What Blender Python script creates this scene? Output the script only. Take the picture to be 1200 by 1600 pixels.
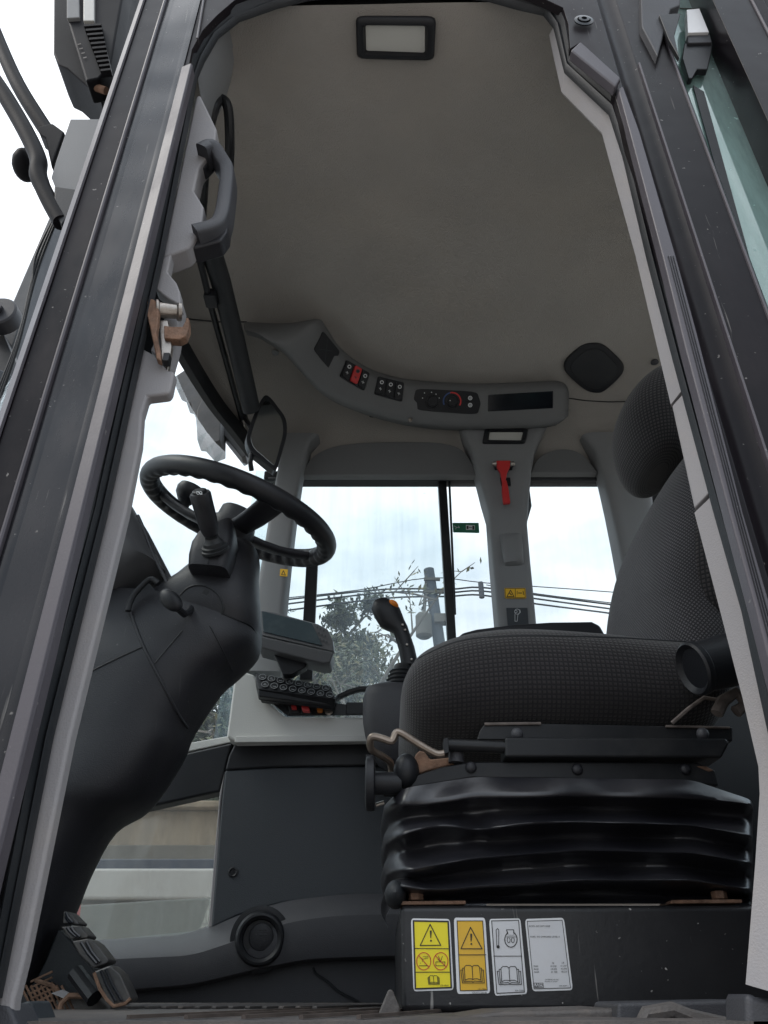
import bpy, bmesh, math, random
from mathutils import Vector as V, Matrix
from mathutils.bvhtree import BVHTree
from math import sin, cos, tan, atan, radians as R, pi
random.seed(7)
for o in list(bpy.data.objects): bpy.data.objects.remove(o)
S = bpy.context.scene
C = S.collection
# ---------------------------------------------------------------- camera
F = 1202.0; TH = R(32.0)
cam = bpy.data.cameras.new("camera"); camo = bpy.data.objects.new("camera", cam); C.objects.link(camo)
cam.sensor_fit = 'VERTICAL'; cam.sensor_height = 36; cam.sensor_width = 27; cam.lens = F/1600*36
cam.clip_start = 0.02; cam.clip_end = 3000
camo.rotation_euler = (pi/2+TH, 0, 0); S.camera = camo
S.render.resolution_x = 768; S.render.resolution_y = 1024
# ---------------------------------------------------------------- light
SUN_EL, SUN_AZ = R(50), R(252)
w = bpy.data.worlds.new("World"); S.world = w; w.use_nodes = True
nt = w.node_tree; nt.nodes.clear()
def N(nt, t, **k):
    n = nt.nodes.new(t)
    for a, b in k.items():
        if a.startswith('i_'): n.inputs[a[2:].replace('_', ' ')].default_value = b
        else: setattr(n, a, b)
    return n
wo = N(nt, 'ShaderNodeOutputWorld'); bg = N(nt, 'ShaderNodeBackground'); bg.inputs[1].default_value = 0.13
sky = N(nt, 'ShaderNodeTexSky', sky_type='NISHITA', sun_disc=False, sun_elevation=SUN_EL, sun_rotation=SUN_AZ, dust_density=3.0)
tc = N(nt, 'ShaderNodeTexCoord'); mp = N(nt, 'ShaderNodeMapping'); mp.inputs['Scale'].default_value = (1, 1, 2.2)
no = N(nt, 'ShaderNodeTexNoise'); no.inputs['Scale'].default_value = 2.3; no.inputs['Detail'].default_value = 7; no.inputs['Roughness'].default_value = .55
cr = N(nt, 'ShaderNodeValToRGB'); cr.color_ramp.elements[0].position = .40; cr.color_ramp.elements[0].color = (3.5, 4.0, 4.5, 1)
cr.color_ramp.elements[1].position = .58; cr.color_ramp.elements[1].color = (5.9, 6.1, 6.35, 1)
mx = N(nt, 'ShaderNodeMix', data_type='RGBA'); mx.inputs[0].default_value = .86
L = nt.links.new
L(tc.outputs['Generated'], mp.inputs[0]); L(mp.outputs[0], no.inputs['Vector']); L(no.outputs[0], cr.inputs[0])
sz = N(nt, 'ShaderNodeSeparateXYZ'); L(tc.outputs['Generated'], sz.inputs[0])
gm = N(nt, 'ShaderNodeMapRange'); gm.inputs[3].default_value = .6; gm.inputs[4].default_value = 1.7; L(sz.outputs[2], gm.inputs[0])   # overcast sky: brighter overhead than near the horizon
vm = N(nt, 'ShaderNodeVectorMath', operation='SCALE'); L(cr.outputs[0], vm.inputs[0]); L(gm.outputs[0], vm.inputs['Scale'])
L(sky.outputs[0], mx.inputs[6]); L(vm.outputs[0], mx.inputs[7]); L(mx.outputs[2], bg.inputs[0]); L(bg.outputs[0], wo.inputs[0])
sl = bpy.data.lights.new("sun", 'SUN'); sl.energy = .55; sl.angle = R(24); sl.color = (1, .96, .9)
so = bpy.data.objects.new("sun", sl); C.objects.link(so)
sd = V((sin(SUN_AZ)*cos(SUN_EL), cos(SUN_AZ)*cos(SUN_EL), sin(SUN_EL)))
so.rotation_euler = (-sd).to_track_quat('-Z', 'Y').to_euler()
S.view_settings.view_transform = 'Standard'; S.view_settings.look = 'None'; S.view_settings.gamma = 1
S.view_settings.exposure = 0.80
try:
    S.cycles.max_bounces = 10; S.cycles.diffuse_bounces = 6; S.cycles.transparent_max_bounces = 16; S.cycles.glossy_bounces = 4
except Exception: pass
# ---------------------------------------------------------------- measuring helpers (metres; x to the rear of the machine, y across the cab, z up)
FW = V((0, cos(TH), sin(TH))); UP = V((0, -sin(TH), cos(TH))); RT = V((1, 0, 0))
def ray(px, py): return (RT*((px-600)/F) + UP*((800-py)/F) + FW)
def P(px, py, Y): r = ray(px, py); return r*(Y/r.y)
def PZ(px, py, Z): r = ray(px, py); return r*(Z/r.z)
def PX(px, py, X): r = ray(px, py); return r*(X/r.x)
def PN(px, py, p0, n): r = ray(px, py); return r*(p0.dot(n)/r.dot(n))
def lerp(a, b, t): return a+(b-a)*t
def catmull(pts, n=6, closed=False):
    pts = [V(p) for p in pts]; out = []; m = len(pts)
    rng = range(m if closed else m-1)
    for i in rng:
        if closed: a, b, c, d = pts[(i-1) % m], pts[i], pts[(i+1) % m], pts[(i+2) % m]
        else: a, b, c, d = pts[max(i-1, 0)], pts[i], pts[i+1], pts[min(i+2, m-1)]
        for k in range(n):
            t = k/n; t2 = t*t; t3 = t2*t
            out.append(.5*((2*b)+(c-a)*t+(2*a-5*b+4*c-d)*t2+(3*b-a-3*c+d)*t3))
    if not closed: out.append(pts[-1])
    return out
def c2(pts, n=5, closed=False): return [(p[0], p[1]) for p in catmull([(a, b, 0) for a, b in pts], n, closed)]
# ---------------------------------------------------------------- materials
def mat(name, c, rough=.5, metal=0, var=.12, vs=6, bump=.08, bs=300, dust=0, dustc=(.32, .28, .24), ds=9, spec=.5, coat=0, scr=0, stretch=None, bd=.002):
    m = bpy.data.materials.new(name); m.use_nodes = True; nt = m.node_tree; L = nt.links.new
    b = nt.nodes['Principled BSDF']; b.inputs['Roughness'].default_value = rough; b.inputs['Metallic'].default_value = metal
    b.inputs['Specular IOR Level'].default_value = spec; b.inputs['Coat Weight'].default_value = coat; b.inputs['Coat Roughness'].default_value = .12
    tc = N(nt, 'ShaderNodeTexCoord'); co = tc.outputs['Object']
    if stretch:
        mp = N(nt, 'ShaderNodeMapping'); mp.inputs['Scale'].default_value = stretch; L(co, mp.inputs[0]); co2 = mp.outputs[0]
    else: co2 = co
    n1 = N(nt, 'ShaderNodeTexNoise'); n1.inputs['Scale'].default_value = vs; n1.inputs['Detail'].default_value = 5; L(co2, n1.inputs['Vector'])
    mx = N(nt, 'ShaderNodeMix', data_type='RGBA'); mx.inputs[6].default_value = (*[x*(1-var*2) for x in c], 1); mx.inputs[7].default_value = (*[min(1, x*(1+var*2)) for x in c], 1)
    L(n1.outputs[0], mx.inputs[0]); col = mx.outputs[2]
    rr = N(nt, 'ShaderNodeMapRange'); rr.inputs[3].default_value = max(.02, rough-.12); rr.inputs[4].default_value = min(1, rough+.12); L(n1.outputs[0], rr.inputs[0]); rv = rr.outputs[0]
    if dust:
        n2 = N(nt, 'ShaderNodeTexNoise'); n2.inputs['Scale'].default_value = ds; n2.inputs['Detail'].default_value = 9; n2.inputs['Roughness'].default_value = .72; L(co2, n2.inputs['Vector'])
        rp = N(nt, 'ShaderNodeMapRange'); rp.inputs[1].default_value = .48; rp.inputs[2].default_value = .78; rp.inputs[4].default_value = dust; L(n2.outputs[0], rp.inputs[0])
        m2 = N(nt, 'ShaderNodeMix', data_type='RGBA'); m2.inputs[7].default_value = (*dustc, 1); L(rp.outputs[0], m2.inputs[0]); L(col, m2.inputs[6]); col = m2.outputs[2]
        ra = N(nt, 'ShaderNodeMath', operation='MULTIPLY_ADD'); ra.inputs[1].default_value = .5; L(rp.outputs[0], ra.inputs[0]); L(rv, ra.inputs[2]); rv = ra.outputs[0]
    if scr:
        # small scuffs and specks
        vo = N(nt, 'ShaderNodeTexNoise'); vo.inputs['Scale'].default_value = 140; vo.inputs['Detail'].default_value = 2; L(co, vo.inputs['Vector'])
        rp = N(nt, 'ShaderNodeMapRange'); rp.inputs[1].default_value = .72; rp.inputs[2].default_value = .78; rp.inputs[4].default_value = scr; L(vo.outputs[0], rp.inputs[0])
        mpp = N(nt, 'ShaderNodeMapping'); mpp.inputs['Rotation'].default_value = (.3, .5, .4); mpp.inputs['Scale'].default_value = (160, 8, 8); L(co, mpp.inputs[0])
        v2 = N(nt, 'ShaderNodeTexNoise'); v2.inputs['Scale'].default_value = 1; v2.inputs['Detail'].default_value = 3; L(mpp.outputs[0], v2.inputs['Vector'])
        r2 = N(nt, 'ShaderNodeMapRange'); r2.inputs[1].default_value = .7; r2.inputs[2].default_value = .76; r2.inputs[4].default_value = scr*.6; L(v2.outputs[0], r2.inputs[0])
        ad = N(nt, 'ShaderNodeMath', operation='MAXIMUM'); L(rp.outputs[0], ad.inputs[0]); L(r2.outputs[0], ad.inputs[1])
        m2 = N(nt, 'ShaderNodeMix', data_type='RGBA'); m2.inputs[7].default_value = (.42, .4, .38, 1); L(ad.outputs[0], m2.inputs[0]); L(col, m2.inputs[6]); col = m2.outputs[2]
    L(col, b.inputs['Base Color']); L(rv, b.inputs['Roughness'])
    if bump:
        n3 = N(nt, 'ShaderNodeTexNoise'); n3.inputs['Scale'].default_value = bs; n3.inputs['Detail'].default_value = 2; L(co, n3.inputs['Vector'])
        bp = N(nt, 'ShaderNodeBump'); bp.inputs['Strength'].default_value = bump; bp.inputs['Distance'].default_value = bd; L(n3.outputs[0], bp.inputs['Height']); L(bp.outputs[0], b.inputs['Normal'])
    return m
def fabric(name, c1, c2, sc=8, diag=False):
    m = bpy.data.materials.new(name); m.use_nodes = True; nt = m.node_tree; L = nt.links.new
    b = nt.nodes['Principled BSDF']; b.inputs['Roughness'].default_value = .9; b.inputs['Sheen Weight'].default_value = .25; b.inputs['Specular IOR Level'].default_value = .2
    uv = N(nt, 'ShaderNodeUVMap'); sp = N(nt, 'ShaderNodeSeparateXYZ'); L(uv.outputs[0], sp.inputs[0])
    def wv(o):
        a = N(nt, 'ShaderNodeMath', operation='MULTIPLY'); a.inputs[1].default_value = 2*pi*1000/sc; L(o, a.inputs[0])
        s = N(nt, 'ShaderNodeMath', operation='SINE'); L(a.outputs[0], s.inputs[0]); return s.outputs[0]
    if diag:
        a = N(nt, 'ShaderNodeMath', operation='ADD'); L(sp.outputs[0], a.inputs[0]); L(sp.outputs[1], a.inputs[1])
        d = N(nt, 'ShaderNodeMath', operation='SUBTRACT'); L(sp.outputs[0], d.inputs[0]); L(sp.outputs[1], d.inputs[1]); x, y = wv(a.outputs[0]), wv(d.outputs[0])
    else: x, y = wv(sp.outputs[0]), wv(sp.outputs[1])
    mn = N(nt, 'ShaderNodeMath', operation='MINIMUM'); L(x, mn.inputs[0]); L(y, mn.inputs[1])
    mr = N(nt, 'ShaderNodeMapRange', interpolation_type='SMOOTHSTEP'); mr.inputs[1].default_value = -.75; mr.inputs[2].default_value = .35; L(mn.outputs[0], mr.inputs[0])
    tc = N(nt, 'ShaderNodeTexCoord'); n1 = N(nt, 'ShaderNodeTexNoise'); n1.inputs['Scale'].default_value = 5; n1.inputs['Detail'].default_value = 6; L(tc.outputs['Object'], n1.inputs['Vector'])
    mx = N(nt, 'ShaderNodeMix', data_type='RGBA'); mx.inputs[6].default_value = (*c1, 1); mx.inputs[7].default_value = (*c2, 1); L(mr.outputs[0], mx.inputs[0])
    m2 = N(nt, 'ShaderNodeMix', data_type='RGBA', blend_type='MULTIPLY'); m2.inputs[0].default_value = .6; L(mx.outputs[2], m2.inputs[6])
    cr = N(nt, 'ShaderNodeMapRange'); cr.inputs[1].default_value = .3; cr.inputs[2].default_value = .7; cr.inputs[3].default_value = .55; cr.inputs[4].default_value = 1.35; L(n1.outputs[0], cr.inputs[0]); L(cr.outputs[0], m2.inputs[7])
    L(m2.outputs[2], b.inputs['Base Color'])
    n3 = N(nt, 'ShaderNodeTexNoise'); n3.inputs['Scale'].default_value = 900; L(tc.outputs['Object'], n3.inputs['Vector'])
    ad = N(nt, 'ShaderNodeMath', operation='MULTIPLY_ADD'); ad.inputs[1].default_value = .5; L(n3.outputs[0], ad.inputs[0]); L(mr.outputs[0], ad.inputs[2])
    bp = N(nt, 'ShaderNodeBump'); bp.inputs['Strength'].default_value = .5; bp.inputs['Distance'].default_value = .0015; L(ad.outputs[0], bp.inputs['Height']); L(bp.outputs[0], b.inputs['Normal'])
    return m
def glass(name, tint=(.95, .98, .98), refl=.02, dirt_veil=.05, dirt_veilc=(.75, .8, .85), streak=(25, 25, 2)):
    m = bpy.data.materials.new(name); m.use_nodes = True; nt = m.node_tree; L = nt.links.new; nt.nodes.remove(nt.nodes['Principled BSDF'])
    out = nt.nodes['Material Output']
    tr = N(nt, 'ShaderNodeBsdfTransparent'); tr.inputs[0].default_value = (*tint, 1)
    gl = N(nt, 'ShaderNodeBsdfGlossy'); gl.inputs['Roughness'].default_value = .03; gl.inputs[0].default_value = (*[.5+.5*x for x in tint], 1)
    lw = N(nt, 'ShaderNodeLayerWeight'); lw.inputs[0].default_value = .35
    mr = N(nt, 'ShaderNodeMapRange'); mr.inputs[3].default_value = refl; mr.inputs[4].default_value = min(1, refl+.22); L(lw.outputs['Facing'], mr.inputs[0])
    pw = N(nt, 'ShaderNodeMath', operation='POWER'); pw.inputs[1].default_value = 3; L(lw.outputs['Facing'], pw.inputs[0]); L(pw.outputs[0], mr.inputs[0])
    a = N(nt, 'ShaderNodeMixShader'); L(mr.outputs[0], a.inputs[0]); L(tr.outputs[0], a.inputs[1]); L(gl.outputs[0], a.inputs[2])
    df = N(nt, 'ShaderNodeBsdfDiffuse'); df.inputs[0].default_value = (*dirt_veilc, 1); tl = N(nt, 'ShaderNodeBsdfTranslucent'); tl.inputs[0].default_value = (*dirt_veilc, 1)  # surface film: grime, and on some panes a painted veil of reflected sky
    dm = N(nt, 'ShaderNodeMixShader'); dm.inputs[0].default_value = .6; L(df.outputs[0], dm.inputs[1]); L(tl.outputs[0], dm.inputs[2])
    tc = N(nt, 'ShaderNodeTexCoord'); mp = N(nt, 'ShaderNodeMapping'); mp.inputs['Scale'].default_value = streak; L(tc.outputs['Object'], mp.inputs[0])
    no = N(nt, 'ShaderNodeTexNoise'); no.inputs['Scale'].default_value = 1; no.inputs['Detail'].default_value = 8; no.inputs['Roughness'].default_value = .65; L(mp.outputs[0], no.inputs['Vector'])
    n2 = N(nt, 'ShaderNodeTexNoise'); n2.inputs['Scale'].default_value = 90; n2.inputs['Detail'].default_value = 4; L(tc.outputs['Object'], n2.inputs['Vector'])
    r2 = N(nt, 'ShaderNodeMapRange'); r2.inputs[1].default_value = .67; r2.inputs[2].default_value = .74; r2.inputs[4].default_value = dirt_veil*2.5; L(n2.outputs[0], r2.inputs[0])
    r1 = N(nt, 'ShaderNodeMapRange'); r1.inputs[1].default_value = .35; r1.inputs[2].default_value = .8; r1.inputs[3].default_value = dirt_veil*.5; r1.inputs[4].default_value = dirt_veil*2; L(no.outputs[0], r1.inputs[0])
    mxx = N(nt, 'ShaderNodeMath', operation='MAXIMUM'); L(r1.outputs[0], mxx.inputs[0]); L(r2.outputs[0], mxx.inputs[1])
    bm_ = N(nt, 'ShaderNodeMixShader'); L(mxx.outputs[0], bm_.inputs[0]); L(a.outputs[0], bm_.inputs[1]); L(dm.outputs[0], bm_.inputs[2]); L(bm_.outputs[0], out.inputs[0])
    return m
M = {}
M['black_paint'] = mat('black_paint', (.008, .0065, .0085), .3, coat=.0, var=.4, vs=3, dust=.45, dustc=(.04, .031, .034), ds=7, bump=.9, bs=9, spec=.16, scr=.5, stretch=(1, 1, .35))
M['arm_black'] = mat('arm_black', (.010, .010, .012), .55, spec=.1, bump=.1)
M['gloss_web'] = mat('gloss_web', (.010, .010, .013), .2, coat=0, var=.6, vs=2, dust=.6, dustc=(.03, .026, .029), ds=5, bump=1, bs=2.6, bd=.03, spec=.42, scr=.4, stretch=(1, 1, .3))
M['black_frame'] = mat('black_frame', (.012, .013, .015), .4, spec=.3, bump=.1, dust=.2, dustc=(.12, .11, .1))
M['rubber'] = mat('rubber', (.010, .012, .015), .55, bump=.15, dust=.2, dustc=(.08, .08, .08))
M['edge_metal'] = mat('edge_metal', (.075, .068, .08), .45, metal=.0, scr=.4, dust=.3, dustc=(.12, .11, .12))
M['trim_light'] = mat('trim_light', (.265, .255, .262), .6, var=.05, bump=.25, bs=500, dust=.35, dustc=(.40, .35, .30))
M['trim_grey'] = mat('trim_grey', (.20, .205, .21), .6, var=.06, bump=.25, bs=500, dust=.12)
M['console_grey'] = mat('console_grey', (.135, .138, .14), .6, var=.05, bump=.25, bs=500)
M['monitor_grey'] = mat('monitor_grey', (.085, .087, .093), .45, var=.05, bump=.2, bs=500)
M['console_light'] = mat('console_light', (.60, .60, .575), .6, var=.04, bump=.2, bs=500)
M['liner'] = mat('liner', (.33, .312, .29), .95, var=.08, vs=5, bump=1, bs=420, dust=.25, dustc=(.42, .36, .29), ds=3.5, spec=.1)
M['dark_plastic'] = mat('dark_plastic', (.015, .0155, .020), .48, var=.15, bump=.3, bs=500, dust=.3, dustc=(.042, .04, .042), ds=6, scr=.12)
M['mid_plastic'] = mat('mid_plastic', (.042, .043, .050), .55, var=.1, bump=.3, bs=600, dust=.18, dustc=(.14, .13, .12))
M['panel_dark'] = mat('panel_dark', (.034, .040, .048), .55, var=.08, bump=.3, bs=700, dust=.12, dustc=(.10, .09, .085))
M['black_plastic'] = mat('black_plastic', (.012, .013, .016), .42, spec=.35, var=.1, bump=.15, bs=500, dust=.1, dustc=(.08, .08, .08))
M['bellows'] = mat('bellows', (.014, .014, .018), .32, var=.2, bump=.12, bs=120, dust=.22, dustc=(.05, .045, .045), ds=14, spec=.8)
M['seat_box'] = mat('seat_box', (.014, .014, .016), .38, var=.2, bump=.12, bs=150, scr=.95, dust=.2, dustc=(.035, .032, .03))
M['rust'] = mat('rust', (.20, .115, .075), .75, metal=.2, var=.5, vs=60, bump=.6, bs=300, dust=.5, dustc=(.36, .26, .2), ds=50)
M['steel'] = mat('steel', (.36, .33, .30), .33, metal=.9, var=.3, vs=40, bump=.2, dust=.5, dustc=(.2, .12, .08), ds=60)
M['bronze_rod'] = mat('bronze_rod', (.30, .25, .21), .35, metal=.8, var=.2, vs=40, dust=.3, dustc=(.15, .1, .08), ds=50)
M['screen'] = mat('screen', (.05, .068, .078), .1, var=.1, bump=0, dust=.25, dustc=(.16, .18, .18), ds=14)
M['black_gloss'] = mat('black_gloss', (.006, .008, .012), .15, bump=0)
M['red'] = mat('red', (.55, .03, .03), .4, bump=.02)
M['orange'] = mat('orange', (.75, .22, .02), .4, bump=.02)
M['blue'] = mat('blue', (.03, .07, .2), .4, bump=.02)
M['mark_white'] = mat('mark_white', (.55, .56, .57), .5, var=.05, bump=0)
M['mark_grey'] = mat('mark_grey', (.24, .25, .26), .5, bump=0)
M['yellow'] = mat('yellow', (.95, .78, .02), .35, var=.04, bump=.02, dust=.1, dustc=(.6, .45, .1))
M['amber'] = mat('amber', (.85, .50, .03), .35, var=.05, bump=.02, dust=.35, dustc=(.55, .33, .12), ds=30)
M['label_white'] = mat('label_white', (.82, .82, .83), .35, var=.03, bump=.02, dust=.08, dustc=(.5, .4, .3), ds=20)
M['label_grey'] = mat('label_grey', (.70, .70, .72), .35, var=.03, bump=.02, dust=.12, dustc=(.5, .38, .25), ds=25)
M['ink'] = mat('ink', (.015, .013, .012), .45, bump=0)
M['green'] = mat('green', (.02, .16, .09), .45, bump=.05)
M['lens'] = mat('lens', (.50, .50, .47), .4, var=.05, bump=.2, bs=80)
M['mirror'] = mat('mirror', (.35, .37, .38), .06, metal=1, bump=0, dust=.3, dustc=(.3, .29, .27), ds=12)
M['glass'] = glass('glass')
M['glass_dust_veil'] = glass('glass_dust_veil', tint=(.90, .95, .95), dirt_veil=.075, dirt_veilc=(.6, .72, .84))  # dust film coloured blue to paint in the reflected veil
M['glass_dirty'] = glass('glass_dirty', tint=(.92, .91, .89), dirt_veil=.05, dirt_veilc=(.6, .56, .5))
M['glass_green'] = glass('glass_green', tint=(.55, .72, .69), refl=.35, dirt_veil=.5, dirt_veilc=(.60, .80, .77), streak=(12, 12, 2))  # heavy pale green film paints in the bright sky seen in this glass
M['seat_fab'] = fabric('seat_fab', (.016, .015, .017), (.033, .030, .030), 7.0)
M['back_fab'] = fabric('back_fab', (.030, .030, .033), (.115, .110, .118), 7.0, True)
M['bolster_fab'] = fabric('bolster_fab', (.018, .018, .02), (.055, .050, .050), 8)
M['skid'] = mat('skid', (.10, .09, .085), .6, var=.3, bump=.5, bs=200, dust=.6, dustc=(.22, .18, .15), ds=20)
M['wall_groove'] = mat('wall_groove', (.09, .07, .06), .8, var=.4, vs=30)
M['worn_metal'] = mat('worn_metal', (.12, .10, .09), .6, var=.6, vs=60)
M['pedal_rubber'] = mat('pedal_rubber', (.05, .048, .048), .38, var=.4, vs=30, bump=.3, bs=120, dust=.4, dustc=(.14, .11, .09), ds=20)
M['lamp_dirty'] = mat('lamp_dirty', (.075, .078, .08), .6, var=.4, vs=20, dust=.6, dustc=(.16, .15, .13), ds=18)
M['floor_mat'] = mat('floor_mat', (.075, .068, .066), .7, var=.25, vs=20, bump=.5, bs=200, dust=.55, dustc=(.24, .19, .16), ds=14)
# ---------------------------------------------------------------- mesh helpers
OFF = {}
class MB:
    def __init__(s): s.bm = bmesh.new(); s.mi = 0; s.uvl = None
    def v(s, p): return s.bm.verts.new(p)
    def f(s, vs):
        try: fc = s.bm.faces.new(vs); fc.material_index = s.mi; return fc
        except ValueError: return None
    def prism(s, a, b):
        A = [s.v(p) for p in a]; B = [s.v(p) for p in b]; n = len(A)
        s.f(A); s.f(B[::-1])
        for i in range(n): s.f([A[i], B[i], B[(i+1) % n], A[(i+1) % n]])
        return s
    def plate(s, pts, Y, th):
        a = [P(x, y, Y) for x, y in pts]; return s.prism(a, [p+V((0, th, 0)) for p in a])
    def plateY(s, pts, th):     # (px, py, Y) each
        a = [P(*q) for q in pts]; return s.prism(a, [p+V((0, th, 0)) for p in a])
    def box(s, c, d, rot=None):
        c = V(c); x, y, z = [k/2 for k in d]; m = rot.to_matrix() if rot is not None and hasattr(rot, 'to_matrix') else (rot or Matrix.Identity(3))
        q = [c+m @ V((i*x, j*y, k*z)) for k in (-1, 1) for i, j in ((-1, -1), (1, -1), (1, 1), (-1, 1))]
        return s.prism(q[:4], q[4:])
    def rings(s, rs, cap=True, closed=False, wrap=False, uv=False):
        vs = [[s.v(p) for p in r] for r in rs]; n = len(rs[0])
        if uv and s.uvl is None: s.uvl = s.bm.loops.layers.uv.verify()
        if uv:
            us = []; vv = [0]*n
            for i, r in enumerate(rs):
                a = [0]
                for j in range(n): a.append(a[-1]+(r[(j+1) % n]-r[j]).length)
                us.append(a)
            cum = [0]
            for i in range(len(rs)-1): cum.append(cum[-1]+max((rs[i+1][j]-rs[i][j]).length for j in range(n)))
            big = max(range(len(rs)), key=lambda i: us[i][-1])
        for i in range(len(vs) if wrap else len(vs)-1):
            k = (i+1) % len(vs)
            for j in range(n if closed else n-1):
                fc = s.f([vs[i][j], vs[i][(j+1) % n], vs[k][(j+1) % n], vs[k][j]])
                if uv and fc:
                    for lp, (u, w_) in zip(fc.loops, ((us[big][j], cum[i]), (us[big][j+1], cum[i]), (us[big][j+1], cum[k]), (us[big][j], cum[k]))): lp[s.uvl].uv = (u, w_)
        if cap and closed and not wrap: s.f(vs[0][::-1]); s.f(vs[-1])
        return s
    def tube(s, pts, r, n=10, closed=False, cap=True, sq=1.0, bump=None):
        pts = [V(p) for p in pts]; m = len(pts); rs = []; prev = None
        for i, p in enumerate(pts):
            if closed: t = pts[(i+1) % m]-pts[i-1]
            else: t = pts[min(i+1, m-1)]-pts[max(i-1, 0)]
            t.normalize()
            if prev is None: u = t.orthogonal().normalized()
            else: u = (prev-t*prev.dot(t)).normalized()
            prev = u; w_ = t.cross(u); rr = r[i] if isinstance(r, (list, tuple)) else r
            rs.append([p+(u*cos(2*pi*k/n)+w_*sin(2*pi*k/n)*sq)*rr for k in range(n)])
        return s.rings(rs, cap, True, closed)
    def cyl(s, a, b, r0, r1=None, n=24): 
        return s.tube([a, b], [r0, r0 if r1 is None else r1], n)
    def lathe(s, a, ax, prof, n=28):    # prof: (dist along axis, radius)
        ax = V(ax).normalized(); u = ax.orthogonal().normalized(); w_ = ax.cross(u); a = V(a)
        return s.rings([[a+ax*h+(u*cos(2*pi*k/n)+w_*sin(2*pi*k/n))*max(r, 1e-4) for k in range(n)] for h, r in prof], True, True)
    def ball(s, c, d, n=16, rot=None):
        c = V(c); rs = []; m = rot or Matrix.Identity(3)
        for i in range(n//2+1):
            a = pi*i/(n//2); q = max(sin(a), .01)
            rs.append([c+m @ V((d[0]*q*cos(2*pi*k/n), d[1]*q*sin(2*pi*k/n), -d[2]*cos(a))) for k in range(n)])
        return s.rings(rs, True, True)
    def grid(s, rows): return s.rings(rows, False, False)
    def build(s, name, m, parent=None, bevel=0, seg=2, sub=0, ang=35, solid=0):
        bm = s.bm; bmesh.ops.recalc_face_normals(bm, faces=bm.faces)
        for f in bm.faces: f.smooth = True
        for e in bm.edges:
            if len(e.link_faces) == 2 and e.calc_face_angle(0) > R(ang): e.smooth = False
        if parent is None:
            xs = [v.co for v in bm.verts]; off = V(((min(p.x for p in xs)+max(p.x for p in xs))/2, (min(p.y for p in xs)+max(p.y for p in xs))/2, min(p.z for p in xs)))
        else: off = OFF[parent.name]
        bmesh.ops.translate(bm, verts=bm.verts, vec=-off)
        me = bpy.data.meshes.new(name); bm.to_mesh(me); bm.free()
        for x in (m if isinstance(m, (list, tuple)) else [m]): me.materials.append(M[x])
        o = bpy.data.objects.new(name, me); C.objects.link(o)
        if parent is None: o.location = off
        else: o.parent = parent
        OFF[o.name] = off
        if sub: q = o.modifiers.new('sub', 'SUBSURF'); q.levels = q.render_levels = sub
        if solid: q = o.modifiers.new('solid', 'SOLIDIFY'); q.thickness = solid; q.offset = 0
        if bevel: q = o.modifiers.new('bevel', 'BEVEL'); q.width = bevel; q.segments = seg; q.limit_method = 'ANGLE'; q.angle_limit = R(30); q.harden_normals = True
        return o
def thing(name, label, cat, loc, group=None):
    o = bpy.data.objects.new(name, None); o.empty_display_size = .05; C.objects.link(o); o.location = loc; OFF[o.name] = V(loc)
    o['label'] = label; o['category'] = cat
    if group: o['group'] = group
    return o
def tag(o, label, cat, group=None):
    o['label'] = label; o['category'] = cat
    if group: o['group'] = group
    return o
def sell(n, a, b, e=2.6):    # super-ellipse
    out = []
    for k in range(n):
        t = 2*pi*k/n; c, s_ = cos(t), sin(t)
        out.append((a*math.copysign(abs(c)**(2/e), c), b*math.copysign(abs(s_)**(2/e), s_)))
    return out
def silloft(mb, st, n=28, e=2.8):     # stations (Lx,Ly,Rx,Ry,Y,half depth): rounded body between two measured side lines
    rs = []
    for (lx, ly, rx, ry, Y, hd) in st:
        a, b = P(lx, ly, Y), P(rx, ry, Y); c = (a+b)/2; u = (b-a)/2
        rs.append([c+u*q[0]+V((0, hd, 0))*q[1] for q in sell(n, 1, 1, e)])
    return mb.rings(rs, True, True)
def densify(st, n=5):
    out = []
    for i in range(len(st)-1):
        for k in range(n):
            t = k/n; a, b, c_, d = st[max(i-1, 0)], st[i], st[i+1], st[min(i+2, len(st)-1)]
            out.append(tuple(.5*((2*b[j])+(c_[j]-a[j])*t+(2*a[j]-5*b[j]+4*c_[j]-d[j])*t*t+(3*b[j]-a[j]-3*c_[j]+d[j])*t**3) for j in range(len(b))))
    out.append(st[-1]); return out
def bvh(o):
    me = o.data; return BVHTree.FromPolygons([v.co+OFF[o.name] for v in me.vertices], [tuple(p.vertices) for p in me.polygons])
def onto(t, px, py, off=0.002, Y=None):
    r = ray(px, py).normalized(); h = t.ray_cast(V((0, 0, 0)), r)
    if h[0] is None: return P(px, py, Y or 1.3)
    return h[0]-r*off
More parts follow.
